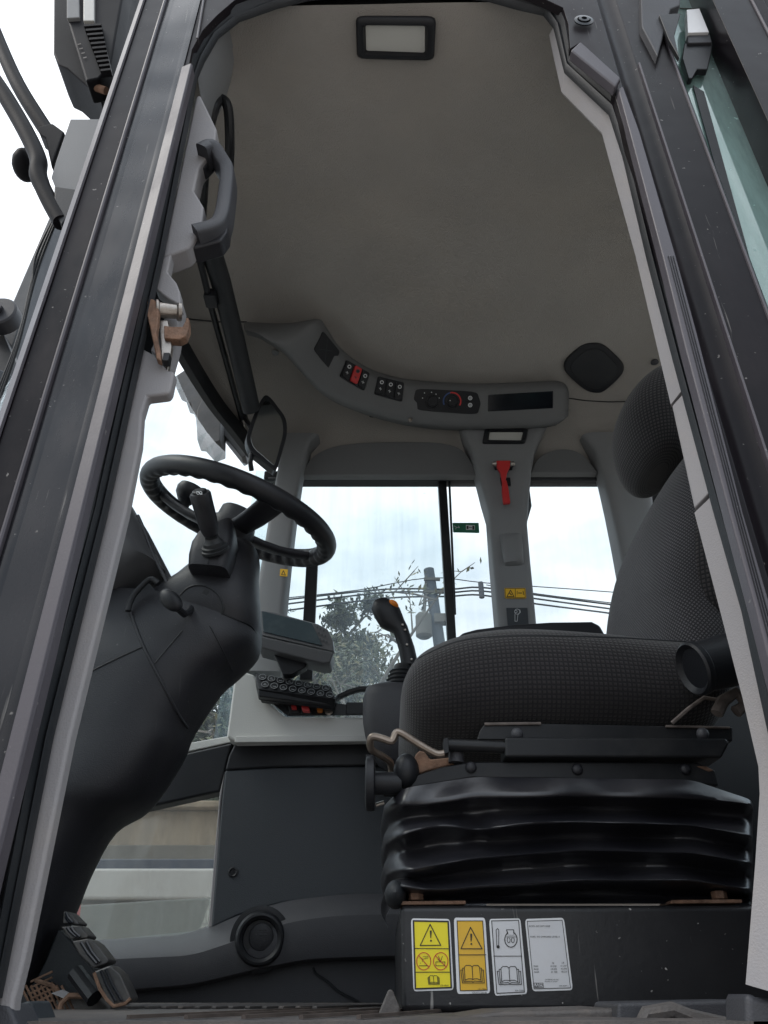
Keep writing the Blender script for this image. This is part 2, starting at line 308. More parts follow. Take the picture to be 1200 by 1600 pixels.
class Face:      # flat face of a real surface: places small marks on it
    def __init__(s, p0, n): s.p0 = V(p0); s.n = V(n).normalized()
    def at(s, px, py, h=0): return PN(px, py, s.p0, s.n)+s.n*h
    def slab(s, mb, pts, h0, h1): return mb.prism([s.at(x, y, h1) for x, y in pts], [s.at(x, y, h0) for x, y in pts])
    def flat(s, mb, pts, h): mb.f([mb.v(s.at(x, y, h)) for x, y in pts]); return mb
    def line(s, mb, pts, w_, h, closed=False):
        n = len(pts)
        for i in range(n if closed else n-1):
            (x0, y0), (x1, y1) = pts[i], pts[(i+1) % n]; dx, dy = x1-x0, y1-y0; l = math.hypot(dx, dy) or 1; nx, ny = -dy/l*w_/2, dx/l*w_/2; ex, ey = dx/l*w_*.4, dy/l*w_*.4
            s.flat(mb, [(x0+nx-ex, y0+ny-ey), (x1+nx+ex, y1+ny+ey), (x1-nx+ex, y1-ny+ey), (x0-nx-ex, y0-ny-ey)], h+i*1e-6)
        return mb
    def circ(s, mb, c, r, w_, h, ry=None, n=28, a0=0, a1=360):
        ry = ry or r; pts = [(c[0]+r*cos(R(a0+(a1-a0)*k/n)), c[1]+ry*sin(R(a0+(a1-a0)*k/n))) for k in range(n+1)]; return s.line(mb, pts, w_, h)
    def disc(s, mb, c, r, h, ry=None, n=20):
        ry = ry or r; return s.flat(mb, [(c[0]+r*cos(2*pi*k/n), c[1]+ry*sin(2*pi*k/n)) for k in range(n)], h)
    def text(s, mb, t, x, y, size, h, slope=(1, 0), up=(0, -1)):
        cu = bpy.data.curves.new('t', 'FONT'); cu.body = t; cu.size = 1; cu.resolution_u = 2
        o = bpy.data.objects.new('t', cu); C.objects.link(o); dg = bpy.context.evaluated_depsgraph_get(); dg.update()
        me = bpy.data.meshes.new_from_object(o.evaluated_get(dg)); vs = [mb.v(s.at(x+(q.co.x*slope[0]+q.co.y*up[0])*size, y+(q.co.x*slope[1]+q.co.y*up[1])*size, h)) for q in me.vertices]
        for p in me.polygons: mb.f([vs[i] for i in p.vertices])
        bpy.data.objects.remove(o); bpy.data.curves.remove(cu); bpy.data.meshes.remove(me); return mb
ZF = -.02
#================================================================ CAB SHELL
cab = thing('machine_cab', 'black framed operator cab of an earth-moving machine seen through its open door', 'cab', (.2, 1.36, ZF))
def extrude(name, prof, z0, z1, m, bevel=.0015):
    mb = MB(); mb.prism([V((x, y, z0)) for x, y in prof], [V((x, y, z1)) for x, y in prof]); return mb.build(name, m, cab, bevel, 2, ang=25)
# door-side front pillar, folded sheet profile
def arc(x0, x1, y0, sag, n=8): return [(lerp(x0, x1, k/n), y0+sag*sin(pi*k/n)) for k in range(n+1)]
extrude('front_pillar', [(-.452, .76), (-.452, .716), (-.438, .700)]+[(-.405, .700), (-.400, .703), (-.337, .706), (-.337, .76)], -.45, 1.95, 'black_paint')
extrude('pillar_web', [(-.398, .702)]+arc(-.3975, -.3385, .6985, .006)[1:-1]+[(-.338, .7015)], -.45, 1.95, 'gloss_web', 0)
extrude('pillar_edge', [(-.4565, .79), (-.4565, .712), (-.439, .6945), (-.4375, .6985), (-.4535, .716), (-.4535, .79)], -.45, 1.95, 'edge_metal', .0005)
extrude('pillar_ridge', [(-.4035, .704), (-.4035, .697), (-.4005, .695), (-.3985, .697), (-.3985, .704)], -.45, 1.95, 'edge_metal', .0005)
extrude('pillar_flange', [(-.338, .708), (-.337, .6945), (-.3205, .6885), (-.3185, .6925), (-.3185, .71)], -.45, 1.31, 'edge_metal', .001)
extrude('rear_door_pillar', [(.378, .735), (.379, .708)]+arc(.394, .430, .706, .010)+[(.489, .702), (.493, .700), (.503, .712), (.503, .735)], -.45, 1.95, 'black_paint')
for x in (.4305, .4905): extrude('pillar_ridge', [(x-.0015, .71), (x-.0015, .6985), (x+.0008, .6975), (x+.0015, .6985), (x+.0015, .71)], -.45, 1.33 if x < .45 else 1.42, 'edge_metal', .0004)
extrude('rear_quarter_pillar', [(.592, .80), (.594, .688), (.657, .684), (.662, .690), (.680, .682), (.684, .69), (.70, .681), (.704, .69), (.74, .66), (.80, .66), (.80, .80)], -.45, 2.3, 'black_paint')
extrude('pillar_ridge', [(.6565, .69), (.6565, .6815), (.6585, .6795), (.661, .6815), (.661, .69)], -.45, 2.3, 'edge_metal', .0004)
# header over the door with its rounded corners
mb = MB()
inner = [(293, 112), (300, 77), (317, 47), (340, 23), (367, 0), (410, -22), (500, -42), (650, -48), (780, -32), (850, -2), (880, 12), (888, 37), (891, 76), (907, 66), (966, 122)]
a = [P(x, y, .704) for x, y in inner]
zt = 1.95; a += [V((.392, .704, a[-1].z-.01)), V((.392, .704, zt)), V((-.338, .704, zt)), V((-.338, .704, a[0].z-.02)), V((a[0].x, .704, a[0].z-.02))]
mb.prism(a, [p+V((0, .016, 0)) for p in a]); mb.build('door_header', 'black_paint', cab, .003, 3)
mb = MB(); mb.box((.03, .765, 1.70), (.86, .09, .06)); mb.build('header_return', 'black_frame', cab, .004)
mb = MB(); mb.tube([P(308, 60, .700), P(318, 0, .700), P(330, -60, .70)], .0018, 6); mb.build('header_ridge', 'edge_metal', cab)
mb = MB(); pr = [(1000, -60), (1003, 40), (1028, 88), (1048, 14), (1063, 8), (1068, -60)]; mb.plate(pr, .690, .02); mb.build('gutter_bracket', 'mid_plastic', cab, .003)
mb = MB(); mb.plate([(1030, 22), (1064, 20), (1054, 55), (1062, 90), (1045, 60)], .684, .01); mb.build('gutter_bracket', 'black_frame', cab, .002)
mb = MB(); b0 = P(912, 33, .698); mb.lathe(b0, (0, -1, .0), [(0, .017), (.002, .017), (.003, .012), (-.0, .0115), (.001, .010), (.005, .0095), (.0055, .005), (.003, .005), (.003, .001)]); o = mb.build('hinge_bolt', 'black_gloss', cab)
# flange running round the rear corner of the opening
mb = MB(); mb.plate([(892, 78), (907, 64), (970, 121), (962, 135)], .690, .018); mb.build('door_flange', 'edge_metal', cab, .003)
fl_o = [(974, 133), (1000, 205), (1057, 400), (1090, 520), (1162, 800), (1206, 950), (1300, 1300)]; fl_i = [(966, 138), (987, 215), (1036, 400), (1072, 545), (1140, 800), (1181, 950), (1270, 1300)]
mb = MB(); mb.plate(fl_i+fl_o[::-1], .694, .02); mb.build('door_flange', 'edge_metal', cab, .003)
mb = MB()
for k in range(3): mb.tube([P(lerp(fl_i[2][0], fl_o[2][0], .4+.18*k), 400, .6935), P(lerp(fl_i[4][0], fl_o[4][0], .4+.18*k), 800, .6935), P(lerp(fl_i[6][0], fl_o[6][0], .4+.18*k), 1300, .6935)], .0007, 5)
mb.build('flange_groove', 'black_frame', cab)
# door gasket
so_ = [(-25, 1560), (52, 1150), (145, 800), (236, 392), (292, 116), (300, 77), (317, 47), (340, 23), (367, 0), (410, -22), (500, -42), (650, -48), (780, -32), (850, -2), (880, 12), (888, 37), (892, 80), (966, 140), (987, 215), (1036, 400), (1072, 545), (1140, 800), (1181, 950), (1270, 1300)]
si_ = [(-3, 1560), (79, 1150), (165, 800), (253, 400), (307, 118), (318, 92), (340, 54), (373, 28), (433, 7), (480, -5), (560, -14), (650, -16), (760, -5), (810, 9), (850, 18), (866, 38), (883, 107), (953, 173), (975, 240), (1013, 400), (1055, 560), (1120, 800), (1163, 950), (1240, 1300)]
mb = MB(); n_ = len(so_); rows = []
for (ax, ay), (bx, by) in zip(so_, si_):
    a, b = P(ax, ay, .714), P(bx, by, .728); d = b-a
    rows.append([a+V((0, .014, 0)), a, a+d*.3+V((0, -.006, 0)), a+d*.55+V((0, .004, 0)), a+d*.8+V((0, -.003, 0)), b, b+V((0, .008, 0))])
mb.rings(rows, True, True); mb.build('door_gasket', 'rubber', cab, 0, ang=50)
# rear door-post trim, three pieces
tl = [(858, 55), (862, 75), (877, 143), (940, 207), (993, 400), (1048, 632), (1083, 797), (1124, 950), (1160, 1090), (1185, 1198), (1187, 1240), (1180, 1350), (1165, 1538)]
tr = [(866, 38), (872, 62), (884, 108), (955, 174), (1013, 400), (1070, 604), (1108, 772), (1166, 950), (1200, 1060), (1235, 1198), (1240, 1240), (1240, 1350), (1240, 1560)]
def trim(i0, i1, name):
    L_ = tl[i0:i1]; R_ = tr[i0:i1]; mb = MB(); rows = []
    for (ax, ay), (bx, by) in zip(L_, R_):
        b = P(bx, by, .738); a = P(ax, ay, .762); d = b-a
        rows.append([a+V((.03, .02, 0)), a+V((.002, .004, 0)), a, a+d*.04, a+d*.5, a+d*.95, b+V((0, .003, 0)), b+V((.01, .02, 0))])
    mb.rings(rows, True, True); return mb.build(name, 'trim_light', cab, 0, ang=30)
trim(0, 6, 'door_post_trim')
for L_, nm in (([(1050, 634), (1072, 609), (1110, 768), (1085, 794)], 'door_post_trim'),):
    mb = MB(); a = [P(L_[0][0], L_[0][1], .761), P(L_[1][0], L_[1][1], .737), P(L_[2][0], L_[2][1], .737), P(L_[3][0], L_[3][1], .761)]
    mb.prism(a, [p+V((.012, .02, 0)) for p in a]); mb.build(nm, 'trim_light', cab, .002)
tl[6] = (1085, 801); tr[6] = (1110, 777); trim(6, 13, 'door_post_trim')
# inner trim of the front pillar (door side)
mb = MB(); mb.plate([(165, 802), (77, 1150), (-4, 1562), (-40, 1800), (0, 1800), (22, 1563), (38, 1500), (110, 1152), (197, 800), (219, 690), (222, 645), (230, 619), (263, 615), (267, 608), (273, 580), (262, 578), (240, 553), (222, 543)], .742, .018)
mb.build('front_pillar_trim', 'trim_light', cab, .004, 3)
mb = MB(); mb.plateY([(262, 575, .745), (275, 530, .76), (285, 470, .77), (268, 470, .76), (255, 500, .75), (235, 546, .745)], .03); mb.build('latch_backing', 'trim_light', cab, .002)
mb = MB(); mb.plate([(253, 402), (250, 420), (243, 452), (262, 466), (283, 478), (281, 455), (275, 440), (262, 425), (268, 396)], .745, .02); mb.build('front_pillar_trim', 'trim_light', cab, .003)
mb = MB(); mb.plate([(306, 150), (313, 148), (338, 200), (336, 233), (314, 256), (311, 262), (303, 297), (318, 322), (315, 357), (302, 378), (293, 388), (272, 396), (253, 402)], .745, .035); mb.build('front_pillar_trim', 'trim_light', cab, .004, 3)
mb = MB(); mb.plateY([(308, 116, .745), (322, 84, .745), (341, 52, .745), (356, 34, .75), (362, 70, .80), (357, 105, .86), (345, 145, .87), (326, 180, .86), (313, 150, .78)], .03); mb.build('front_pillar_trim', 'trim_grey', cab, .003)
mb = MB(); mb.plate([(228, 470), (222, 545), (262, 576), (268, 520), (262, 470), (240, 455)], .80, .02); mb.build('latch_recess', 'rubber', cab, .002)
# headliner
per = [(-.36, .755, 1.60), (0, .745, 1.63), (.42, .745, 1.625), (.8, .76, 1.55), (1.0, 1.0, 1.42), (1.04, 1.36, 1.40), (1.0, 1.75, 1.40), (.86, 1.95, 1.385), (.6, 1.985, 1.385), (.15, 1.99, 1.385), (-.22, 1.985, 1.385), (-.345, 1.95, 1.39), (-.43, 1.84, 1.405), (-.50, 1.62, 1.42), (-.535, 1.42, 1.43), (-.54, 1.2, 1.43), (-.51, 1.0, 1.44), (-.45, .84, 1.5)]
pp = catmull(per, 6, True); cc = V((.15, 1.36, 1.635)); mb = MB(); rows = []
for s_ in [0.02, .15, .3, .45, .6, .7, .78, .84, .89, .93, .96, .98, 1.0]:
    rr = []
    for p in pp:
        q = cc.lerp(p, s_); q.z = cc.z+(p.z-cc.z)*(.12*s_**2+.88*s_**9) ; rr.append(q)
    rows.append(rr)
mb.rings(rows, False, True); mb.f([mb.v(p) for p in rows[0]]); liner = mb.build('headliner', 'liner', cab, ang=60); lt = bvh(liner)
mb = MB(); cz = V((.28, 1.36, 0)); top = [V((p.x*1.02, p.y, 1.76)) for p in pp]; bot = [V((p.x*1.03, min(p.y+.01, 2.02), p.z+.012)) for p in pp]
mb.rings([bot, [V((p.x, p.y, 1.70)) for p in bot], [cz.lerp(p, .93)+V((0, 0, .0)) if 0 else V((lerp(cz.x, p.x, .92), lerp(cz.y, p.y, .92), 1.76)) for p in top]], False, True)
mb.f([mb.v(V((lerp(cz.x, p.x, .92), lerp(cz.y, p.y, .92), 1.76))) for p in top]); mb.build('roof', 'black_frame', cab)
mb = MB(); g = [onto(lt, x, y, .001) for x, y in ((262, 492), (300, 499), (340, 503), (385, 503))]; mb.tube(g, .0018, 6); mb.build('liner_seam', 'rubber', cab)
g2 = [onto(lt, x, y, .001) for x, y in ((886, 622), (915, 626), (950, 628), (1000, 627), (1040, 622))]; mb = MB(); mb.tube(g2, .0018, 6); mb.build('liner_seam', 'rubber', cab)
# far side of the cab ------------------------------------------------------------------
YP = 1.90
mb = MB(); mb.box((.25, 2.0, 1.372), (1.25, .05, .03)); mb.build('window_top_rail', 'black_frame', cab, .004)
mb = MB(); mb.tube([V((-.36, 1.972, 1.352)), V((.85, 1.972, 1.352))], .006, 8); mb.build('window_seal', 'rubber', cab)
for pts in ([(470, 742), (478, 728), (492, 711), (520, 698), (560, 692), (630, 690), (690, 692), (722, 703), (738, 725), (744, 742)], [(830, 738), (836, 722), (850, 709), (872, 702), (895, 703), (915, 714), (934, 738)]):
    mb = MB(); mb.plate(c2(pts, 3), 1.935, .03); mb.build('window_header', 'console_grey', cab, .004, 3)
mb = MB(); mb.plate([(684, 742), (697, 742), (714, 1010), (700, 1010)], 1.99, .03); mb.build('window_bar', 'black_frame', cab, .003)
mb = MB(); mb.tube([P(702, 750, 1.984), P(711, 960, 1.984)], .0035, 8); mb.build('window_seal', 'rubber', cab)
mb = MB(); silloft(mb, [(712, 664, 858, 664, 1.94, .05), (722, 688, 846, 686, 1.94, .05), (734, 712, 834, 712, 1.94, .05), (743, 745, 828, 745, 1.94, .05), (752, 780, 824, 790, 1.94, .05), (761, 810, 821, 830, 1.94, .05), (766, 880, 826, 890, 1.94, .05), (774, 974, 834, 974, 1.94, .05), (778, 1030, 838, 1030, 1.94, .05)], e=7)
cp = mb.build('centre_pillar', 'trim_grey', cab, 0, ang=60); cpt = bvh(cp)
mb = MB(); silloft(mb, [(781, 834, 813, 832, 1.90, .004), (781, 840, 815, 838, 1.895, .014), (784, 865, 817, 865, 1.89, .020), (787, 882, 818, 880, 1.892, .016), (790, 889, 814, 888, 1.90, .004)], e=4); mb.build('belt_cover', 'trim_grey', cab, 0, ang=50)
mb = MB(); mb.plate([(824, 735), (831, 790), (819, 832), (816, 800)], 2.03, .012); mb.build('window_hinge_plate', 'black_frame', cab, .002)
mb = MB(); silloft(mb, [(905, 690, 1010, 690, 1.95, .05), (924, 714, 1010, 714, 1.95, .05), (937, 752, 1012, 752, 1.95, .05), (948, 800, 1016, 800, 1.95, .05), (959, 854, 1020, 850, 1.95, .05), (975, 942, 1030, 940, 1.95, .05), (985, 1000, 1040, 1000, 1.95, .05)], e=5)
mb.build('rear_pillar', 'trim_grey', cab, 0, ang=60)
mb = MB(); mb.plate([(990, 800), (1013, 765), (1030, 765), (1030, 860), (1006, 850)], 1.99, .03); mb.build('rear_window_frame', 'black_frame', cab, .003)
mb = MB(); silloft(mb, [(430, 690, 500, 690, 1.94, .045), (441, 706, 486, 702, 1.94, .045), (436, 740, 473, 745, 1.93, .045), (425, 800, 464, 805, 1.93, .045), (412, 880, 455, 880, 1.93, .045), (398, 960, 447, 958, 1.93, .05), (382, 1010, 448, 1010, 1.92, .05), (366, 1060, 456, 1062, 1.90, .06)], e=6)
mb.build('front_corner_pillar', 'trim_grey', cab, 0, ang=60)
mb = MB(); mb.plate([(479, 868), (497, 868), (488, 1062), (468, 1062)], 1.98, .02); mb.build('window_post', 'black_frame', cab, .003)
mb = MB(); f_ = Face(P(443, 895, 1.882), (0, -1, 0)); f_.slab(mb, [(438, 889), (450, 890), (449, 901), (437, 900)], 0, .001); mb.mi = 1; f_.line(mb, [(440, 898), (443, 892), (446, 899)], 1, .0015, True); mb.build('caution_sticker', ['amber', 'ink'], cab)
# console pod below the front corner
pod_o = [(366, 1060), (370, 1046), (397, 1054), (415, 1092), (446, 1119), (566, 1120), (740, 1120), (740, 1154), (566, 1155), (367, 1158), (354, 1151), (360, 1105)]
mb = MB(); mb.plate(pod_o, 1.80, .17); pod = mb.build('side_console', 'console_light', cab, .006, 3)
mb = MB(); mb.plate([(368, 1150), (740, 1146), (740, 1157), (366, 1160)], 1.79, .02); mb.build('console_lip', 'console_light', cab, .002)
mb = MB(); mb.plate([(287, 1176), (293, 1161), (366, 1148), (364, 1159)], 1.86, .04); mb.build('sill_trim', 'console_light', cab, .003)
mb = MB(); mb.plate([(284, 1178), (364, 1160), (356, 1185), (350, 1210), (343, 1237), (225, 1263), (140, 1285), (200, 1200)], 1.85, .05); mb.build('sill_beam', 'black_plastic', cab, .006, 3)
mb = MB(); mb.plate([(367, 1160), (760, 1156), (760, 1196), (560, 1197), (430, 1199), (351, 1204), (357, 1180)], 1.842, .06); mb.build('panel_top', 'black_plastic', cab, .006, 4)
mb = MB(); mb.plate([(351, 1203), (430, 1199), (560, 1197), (760, 1196), (760, 1420), (540, 1400), (440, 1412), (370, 1432), (329, 1452), (345, 1260)], 1.845, .08); mb.build('side_panel', 'panel_dark', cab, .006, 3)
mb = MB(); mb.lathe(P(364, 1363, 1.845), (0, -1, 0), [(0, .011), (.002, .011), (.003, .008), (.0015, .006), (.0015, .001)], 20); mb.build('screw', 'black_plastic', cab)
mb = MB(); mb.plate([(343, 1238), (351, 1204), (345, 1260), (336, 1448), (325, 1450)], 1.85, .06); mb.build('lower_window_post', 'trim_light', cab, .003)
# duct along the foot of the wall
xs = [40, 150, 220, 290, 325, 345, 370, 400, 450, 500, 540, 610, 760]
def itp(tb, x):
    for (x0, y0), (x1, y1) in zip(tb, tb[1:]):
        if x <= x1: return lerp(y0, y1, max(0, (x-x0)/(x1-x0)))
    return tb[-1][1]
tA = [(40, 1470), (150, 1469), (290, 1461), (325, 1447), (370, 1426), (450, 1402), (540, 1392), (760, 1392)]
tB = [(40, 1500), (150, 1497), (300, 1490), (360, 1470), (450, 1438), (520, 1428), (610, 1425), (760, 1425)]
tC = [(40, 1558), (150, 1555), (300, 1543), (400, 1519), (480, 1503), (610, 1498), (760, 1498)]
xx = [40+12*k for k in range(61)]
def sm(tb, x): return sum(itp(tb, x+d) for d in (-20, -10, 0, 10, 20))/5
mb = MB(); rows = []
for x in xx: rows.append([P(x, sm(tA, x), 1.90), P(x, sm(tA, x)+3, 1.85), P(x, sm(tB, x)-3, 1.765), P(x, sm(tB, x)+3, 1.755), P(x, lerp(sm(tB, x), sm(tC, x), .5), 1.752), P(x, sm(tC, x)-5, 1.76), P(x, sm(tC, x), 1.775), P(x, sm(tC, x), 1.90)])
mb.rings(rows, True, True); mb.build('heater_duct', 'mid_plastic', cab, 0, ang=28)
mb = MB(); c = P(405, 1466, 1.752); c = V((c.x, 1.768, c.z)); ax = V((.12, -1, -.05))
mb.lathe(c, ax, [(0, .060), (.004, .060), (.006, .055), (.006, .050), (.018, .049), (.025, .045), (.026, .041), (.022, .035), (.014, .033), (.013, .001)], 48); vent = mb.build('air_vent', 'black_plastic', cab, 0, ang=30)
mb = MB(); ax.normalize(); mb.lathe(c+ax*.014+V((.002, 0, .003)), ax, [(0, .025), (.004, .024), (.005, .022), (.004, .001)], 36); fl = mb.build('vent_flap', 'dark_plastic', vent, 0, ang=30)
mb = MB(); g_ = c+ax*.0195+V((.004, 0, .012)); mb.box(g_, (.018, .002, .002)); mb.box(g_+V((0, 0, .004)), (.014, .002, .002)); mb.box(g_-V((0, 0, .004)), (.016, .002, .002)); mb.build('vent_mark', 'mid_plastic', vent)
mb = MB(); mb.plate([(30, 1540), (300, 1535), (480, 1500), (760, 1495), (760, 1590), (30, 1590)], 1.80, .1); mb.build('kick_panel', 'mid_plastic', cab, .004)
mb = MB(); mb.tube([P(x, y, 1.797) for x, y in c2([(489, 1512), (494, 1522), (512, 1534), (530, 1550), (560, 1566), (564, 1574)])], .0028, 6); mb.build('kick_panel_split', 'rubber', cab)
# windscreen: wraps round the front between the two front pillars
def arcp(xc, ya, yb, xe, z, n=24, e=2.6):
    out = []
    for k in range(n+1):
        t = pi*k/n; c_, s_ = cos(t), sin(t)
        out.append(V((xe-(xe-xc)*abs(s_)**(2/e), (ya+yb)/2-(yb-ya)/2*math.copysign(abs(c_)**(2/e), c_), z)))
    return out
rowsw = [arcp(-.82, .80, 2.0, -.36, .0), arcp(-.82, .80, 2.0, -.35, .35), arcp(-.68, .80, 2.0, -.345, .8), arcp(-.56, .80, 1.985, -.34, 1.40)]
mb = MB(); mb.grid(rowsw); mb.build('windscreen', 'glass', cab, ang=80, solid=.005)
mb = MB(); tp = catmull([PZ(x, y, 1.40) for x, y in ((200, 395), (240, 470), (283, 552), (330, 628), (365, 672), (395, 712))], 6)
mb.rings([[p+V((0, 0, .02)), p+V((-.012, 0, .012)), p+V((-.012, 0, -.012)), p+V((.01, 0, -.016)), p+V((.02, 0, .0)), p+V((.024, 0, .02))] for p in tp], True, True); mb.build('windscreen_top_frame', 'black_frame', cab, 0, ang=40)
mb = MB(); mb.rings([[V((p.x, p.y, z)) for p in rowsw[0]] for z in (-.05, .02)]+[[V((p.x*1.02, p.y, .02)) for p in rowsw[0]]], False); mb.build('nose_panel', 'black_frame', cab, solid=.01)
def pane(name, pts, m, Y=2.0):
    mb = MB(); mb.plate(pts, Y, .004); return mb.build(name, m, cab)
pane('side_window', [(400, 735), (690, 735), (708, 1180), (330, 1180)], 'glass_dust_veil', 2.02)
pane('side_window', [(698, 735), (780, 735), (800, 1180), (712, 1180)], 'glass')
pane('side_window', [(800, 735), (1060, 735), (1060, 1180), (800, 1180)], 'glass')
pane('lower_window', [(100, 1262), (225, 1262), (345, 1230), (328, 1452), (100, 1475)], 'glass_dirty', 1.90)
mb = MB(); mb.box((.548, .744, 1.30), (.10, .004, 1.32)); mb.build('rear_quarter_window', 'glass_green', cab)
mb = MB(); mb.plate([(1083, 133), (1100, 143), (1190, 470), (1176, 470)], .738, .003); mb.build('glass_border', 'rubber', cab)
# floor, rear wall, outer sheet metal
mb = MB(); mb.box((.1, 1.36, ZF-.03), (1.95, 1.20, .06)); mb.build('cab_floor', 'floor_mat', cab)
mb = MB()
for k in range(26): mb.box((-.62+k*.024, 1.52, ZF+.0022), (.008, .46, .0035), Matrix.Rotation(-.35, 3, 'Z'))
mb.build('floor_ribs', 'floor_mat', cab, .001)
mb = MB()
for k in range(5): mb.box((-.16+k*.05, 1.0, ZF+.0022), (.004, .42, .003), Matrix.Rotation(-.3, 3, 'Z'))
mb.build('floor_grooves', 'wall_groove', cab)
mb = MB(); mb.box((1.03, 1.36, .22), (.03, 1.2, .5)); mb.box((.76, .755, .3), (.5, .02, .7)); mb.build('rear_wall', 'panel_dark', cab)
mb = MB(); mb.box((1.03, 1.36, .9), (.005, 1.15, .9)); mb.build('rear_window', 'glass', cab)
# inner rear panel seen past the seat
mb = MB(); mb.plate([(1060, 1130), (1100, 1070), (1160, 1020), (1290, 1010), (1290, 1440), (1120, 1440), (1100, 1280)], 1.60, .03); mb.build('rear_trim_panel', 'black_plastic', cab, .006)
# door sill
mb = MB(); mb.plate([(609, 1604), (622, 1588), (700, 1592), (780, 1580), (966, 1575), (966, 1700), (560, 1700)], .90, .16); mb.build('door_sill', 'skid', cab, .004)
mb = MB(); mb.plate([(965, 1566), (1168, 1562), (1168, 1700), (962, 1700)], .88, .10); mb.build('sill_step', 'mid_plastic', cab, .004)
mb = MB(); mb.tube([P(x, y, .865) for x, y in ((1000, 1608), (1010, 1585), (1050, 1578), (1080, 1590), (1150, 1606))], .007, 8); mb.build('sill_scuff', 'skid', cab)
mb = MB(); mb.plate([(583, 1604), (607, 1546), (613, 1546), (625, 1575), (620, 1604)], 1.0, .06); mb.build('sill_end', 'skid', cab, .004)
mb = MB(); mb.plate([(-60, 1640), (-60, 1563), (15, 1570), (45, 1640)], .74, .05); mb.build('step_end', 'mid_plastic', cab, .004)
mb = MB(); mb.plate([(25, 1570), (48, 1562), (75, 1640), (20, 1640)], .84, .05); mb.build('step_end', 'panel_dark', cab, .004)
mb = MB(); mb.plate([(1166, 1548), (1185, 1558), (1240, 1565), (1240, 1700), (1166, 1700)], .76, .05); mb.build('step_end', 'mid_plastic', cab, .006)
mb = MB(); mb.box((.1, .78, -.35), (1.9, .05, .55)); mb.build('lower_body', 'black_frame', cab, .01)
#================================================================ ROOF CONSOLE
rc = thing('roof_console', 'long curved grey overhead control console along the far edge of the ceiling', 'control console', (0, 1.75, 1.5))
topl = [(382, 503), (420, 505), (450, 505), (478, 501), (498, 499), (508, 511), (527, 540), (552, 562), (580, 578), (610, 588), (640, 594), (690, 598), (742, 600), (800, 599), (840, 597), (872, 596), (884, 601), (889, 612)]
botl = [(382, 515), (402, 521), (417, 530), (437, 542), (449, 554), (465, 572), (492, 602), (520, 622), (552, 636), (590, 649), (620, 657), (660, 664), (710, 668), (762, 670), (800, 669), (840, 666), (872, 660), (888, 650)]
mb = MB(); rows = []
tt = c2(topl, 4); bb = c2(botl, 4); nn = len(tt)
for i, ((ax, ay), (bx, by)) in enumerate(zip(tt, bb)):
    a = PZ(ax, ay, 1.585); b = PZ(bx, by, 1.475); e_ = min(1, i/14, (nn-1-i)/4); d = b-a
    n1 = V((0, -1, -1)).normalized(); h = .022*max(.05, e_)
    rows.append([a+V((0, .03, .03)), a, a+d*.10+n1*h*.8, a+d*.2+n1*h, a+d*.5+n1*h*.95, a+d*.80+n1*h*.8, a+d*.93+n1*h*.5, b, b+V((0, .04, .02))])
mb.rings(rows, True, True); shell = mb.build('console_shell', 'console_grey', rc, 0, ang=50); st = bvh(shell)
def face_on(t, pts, flip=False):
    a, b, c = [onto(t, x, y, 0) for x, y in pts]; n = (b-a).cross(c-a).normalized()
    if n.dot(a) > 0: n = -n
    return Face((a+b+c)/3, n)
def rnd(pts, r=.12): # soften corners of a px polygon
    out = []; n = len(pts)
    for i in range(n):
        p, c_, q = pts[i-1], pts[i], pts[(i+1) % n]
        a = (lerp(c_[0], p[0], r), lerp(c_[1], p[1], r)); b = (lerp(c_[0], q[0], r), lerp(c_[1], q[1], r))
        for t in (0, .33, .67, 1): out.append(((1-t)**2*a[0]+2*t*(1-t)*c_[0]+t*t*b[0], (1-t)**2*a[1]+2*t*(1-t)*c_[1]+t*t*b[1]))
    return out
q1 = [(504, 517), (530, 549), (516, 580), (490, 546)]
f1 = face_on(st, [(504, 522), (528, 550), (500, 558)]); mb = MB(); f1.slab(mb, rnd(q1, .1), -.003, .004); mb.build('blank_switch_panel', 'black_plastic', rc, .001)
mb = MB(); f1.line(mb, [(497, 545), (517, 548)], .7, .0045); f1.line(mb, [(510, 530), (506, 565)], .7, .0045); mb.build('panel_groove', 'panel_dark', rc)
def switch_panel(q, cells, red=None):
    f = face_on(st, [lerp2(q[0], q[2], .15), lerp2(q[1], q[3], .15), lerp2(q[2], q[0], .15)])
    mb = MB(); f.slab(mb, rnd(q, .08), -.003, .004); pn = mb.build('switch_panel', 'black_plastic', rc, .001)
    for i in range(cells):
        u0, u1 = i/cells+.03, (i+1)/cells-.03
        cq = [bil(q, u0, .06), bil(q, u1, .06), bil(q, u1, .94), bil(q, u0, .94)]
        mb = MB(); f.slab(mb, rnd(cq, .12), .004, .008 if i != red else .011); mb.build('rocker_switch', 'red' if i == red else 'black_plastic', pn, .001)
        mb = MB(); c_ = bil(q, (u0+u1)/2, .3); h = .0115 if i == red else .0085
        f.disc(mb, c_, 3.1, h); mb.mi = 1; f.disc(mb, c_, 1.6, h+.0003); f.line(mb, [(c_[0]-1, c_[1]-1), (c_[0]+1.5, c_[1]+1.2)], .6, h+.0004); mb.mi = 0
        e_ = bil(q, (u0+u1)/2, .66); f.line(mb, [(e_[0]-2, e_[1]-1), (e_[0]+1.5, e_[1]+.6)], .9, h); f.line(mb, [(e_[0], e_[1]-2), (e_[0]-.4, e_[1]+2)], .8, h); mb.build('switch_mark', ['mid_plastic' if i == red else 'mark_white', 'black_plastic'], pn)
def lerp2(a, b, t): return (lerp(a[0], b[0], t), lerp(a[1], b[1], t))
def bil(q, u, v): return lerp2(lerp2(q[0], q[1], u), lerp2(q[3], q[2], u), v)
switch_panel([(540, 562), (577, 583), (568, 611), (531, 588)], 3, 1)
switch_panel([(590, 588), (631, 598), (628, 628), (584, 616)], 3)
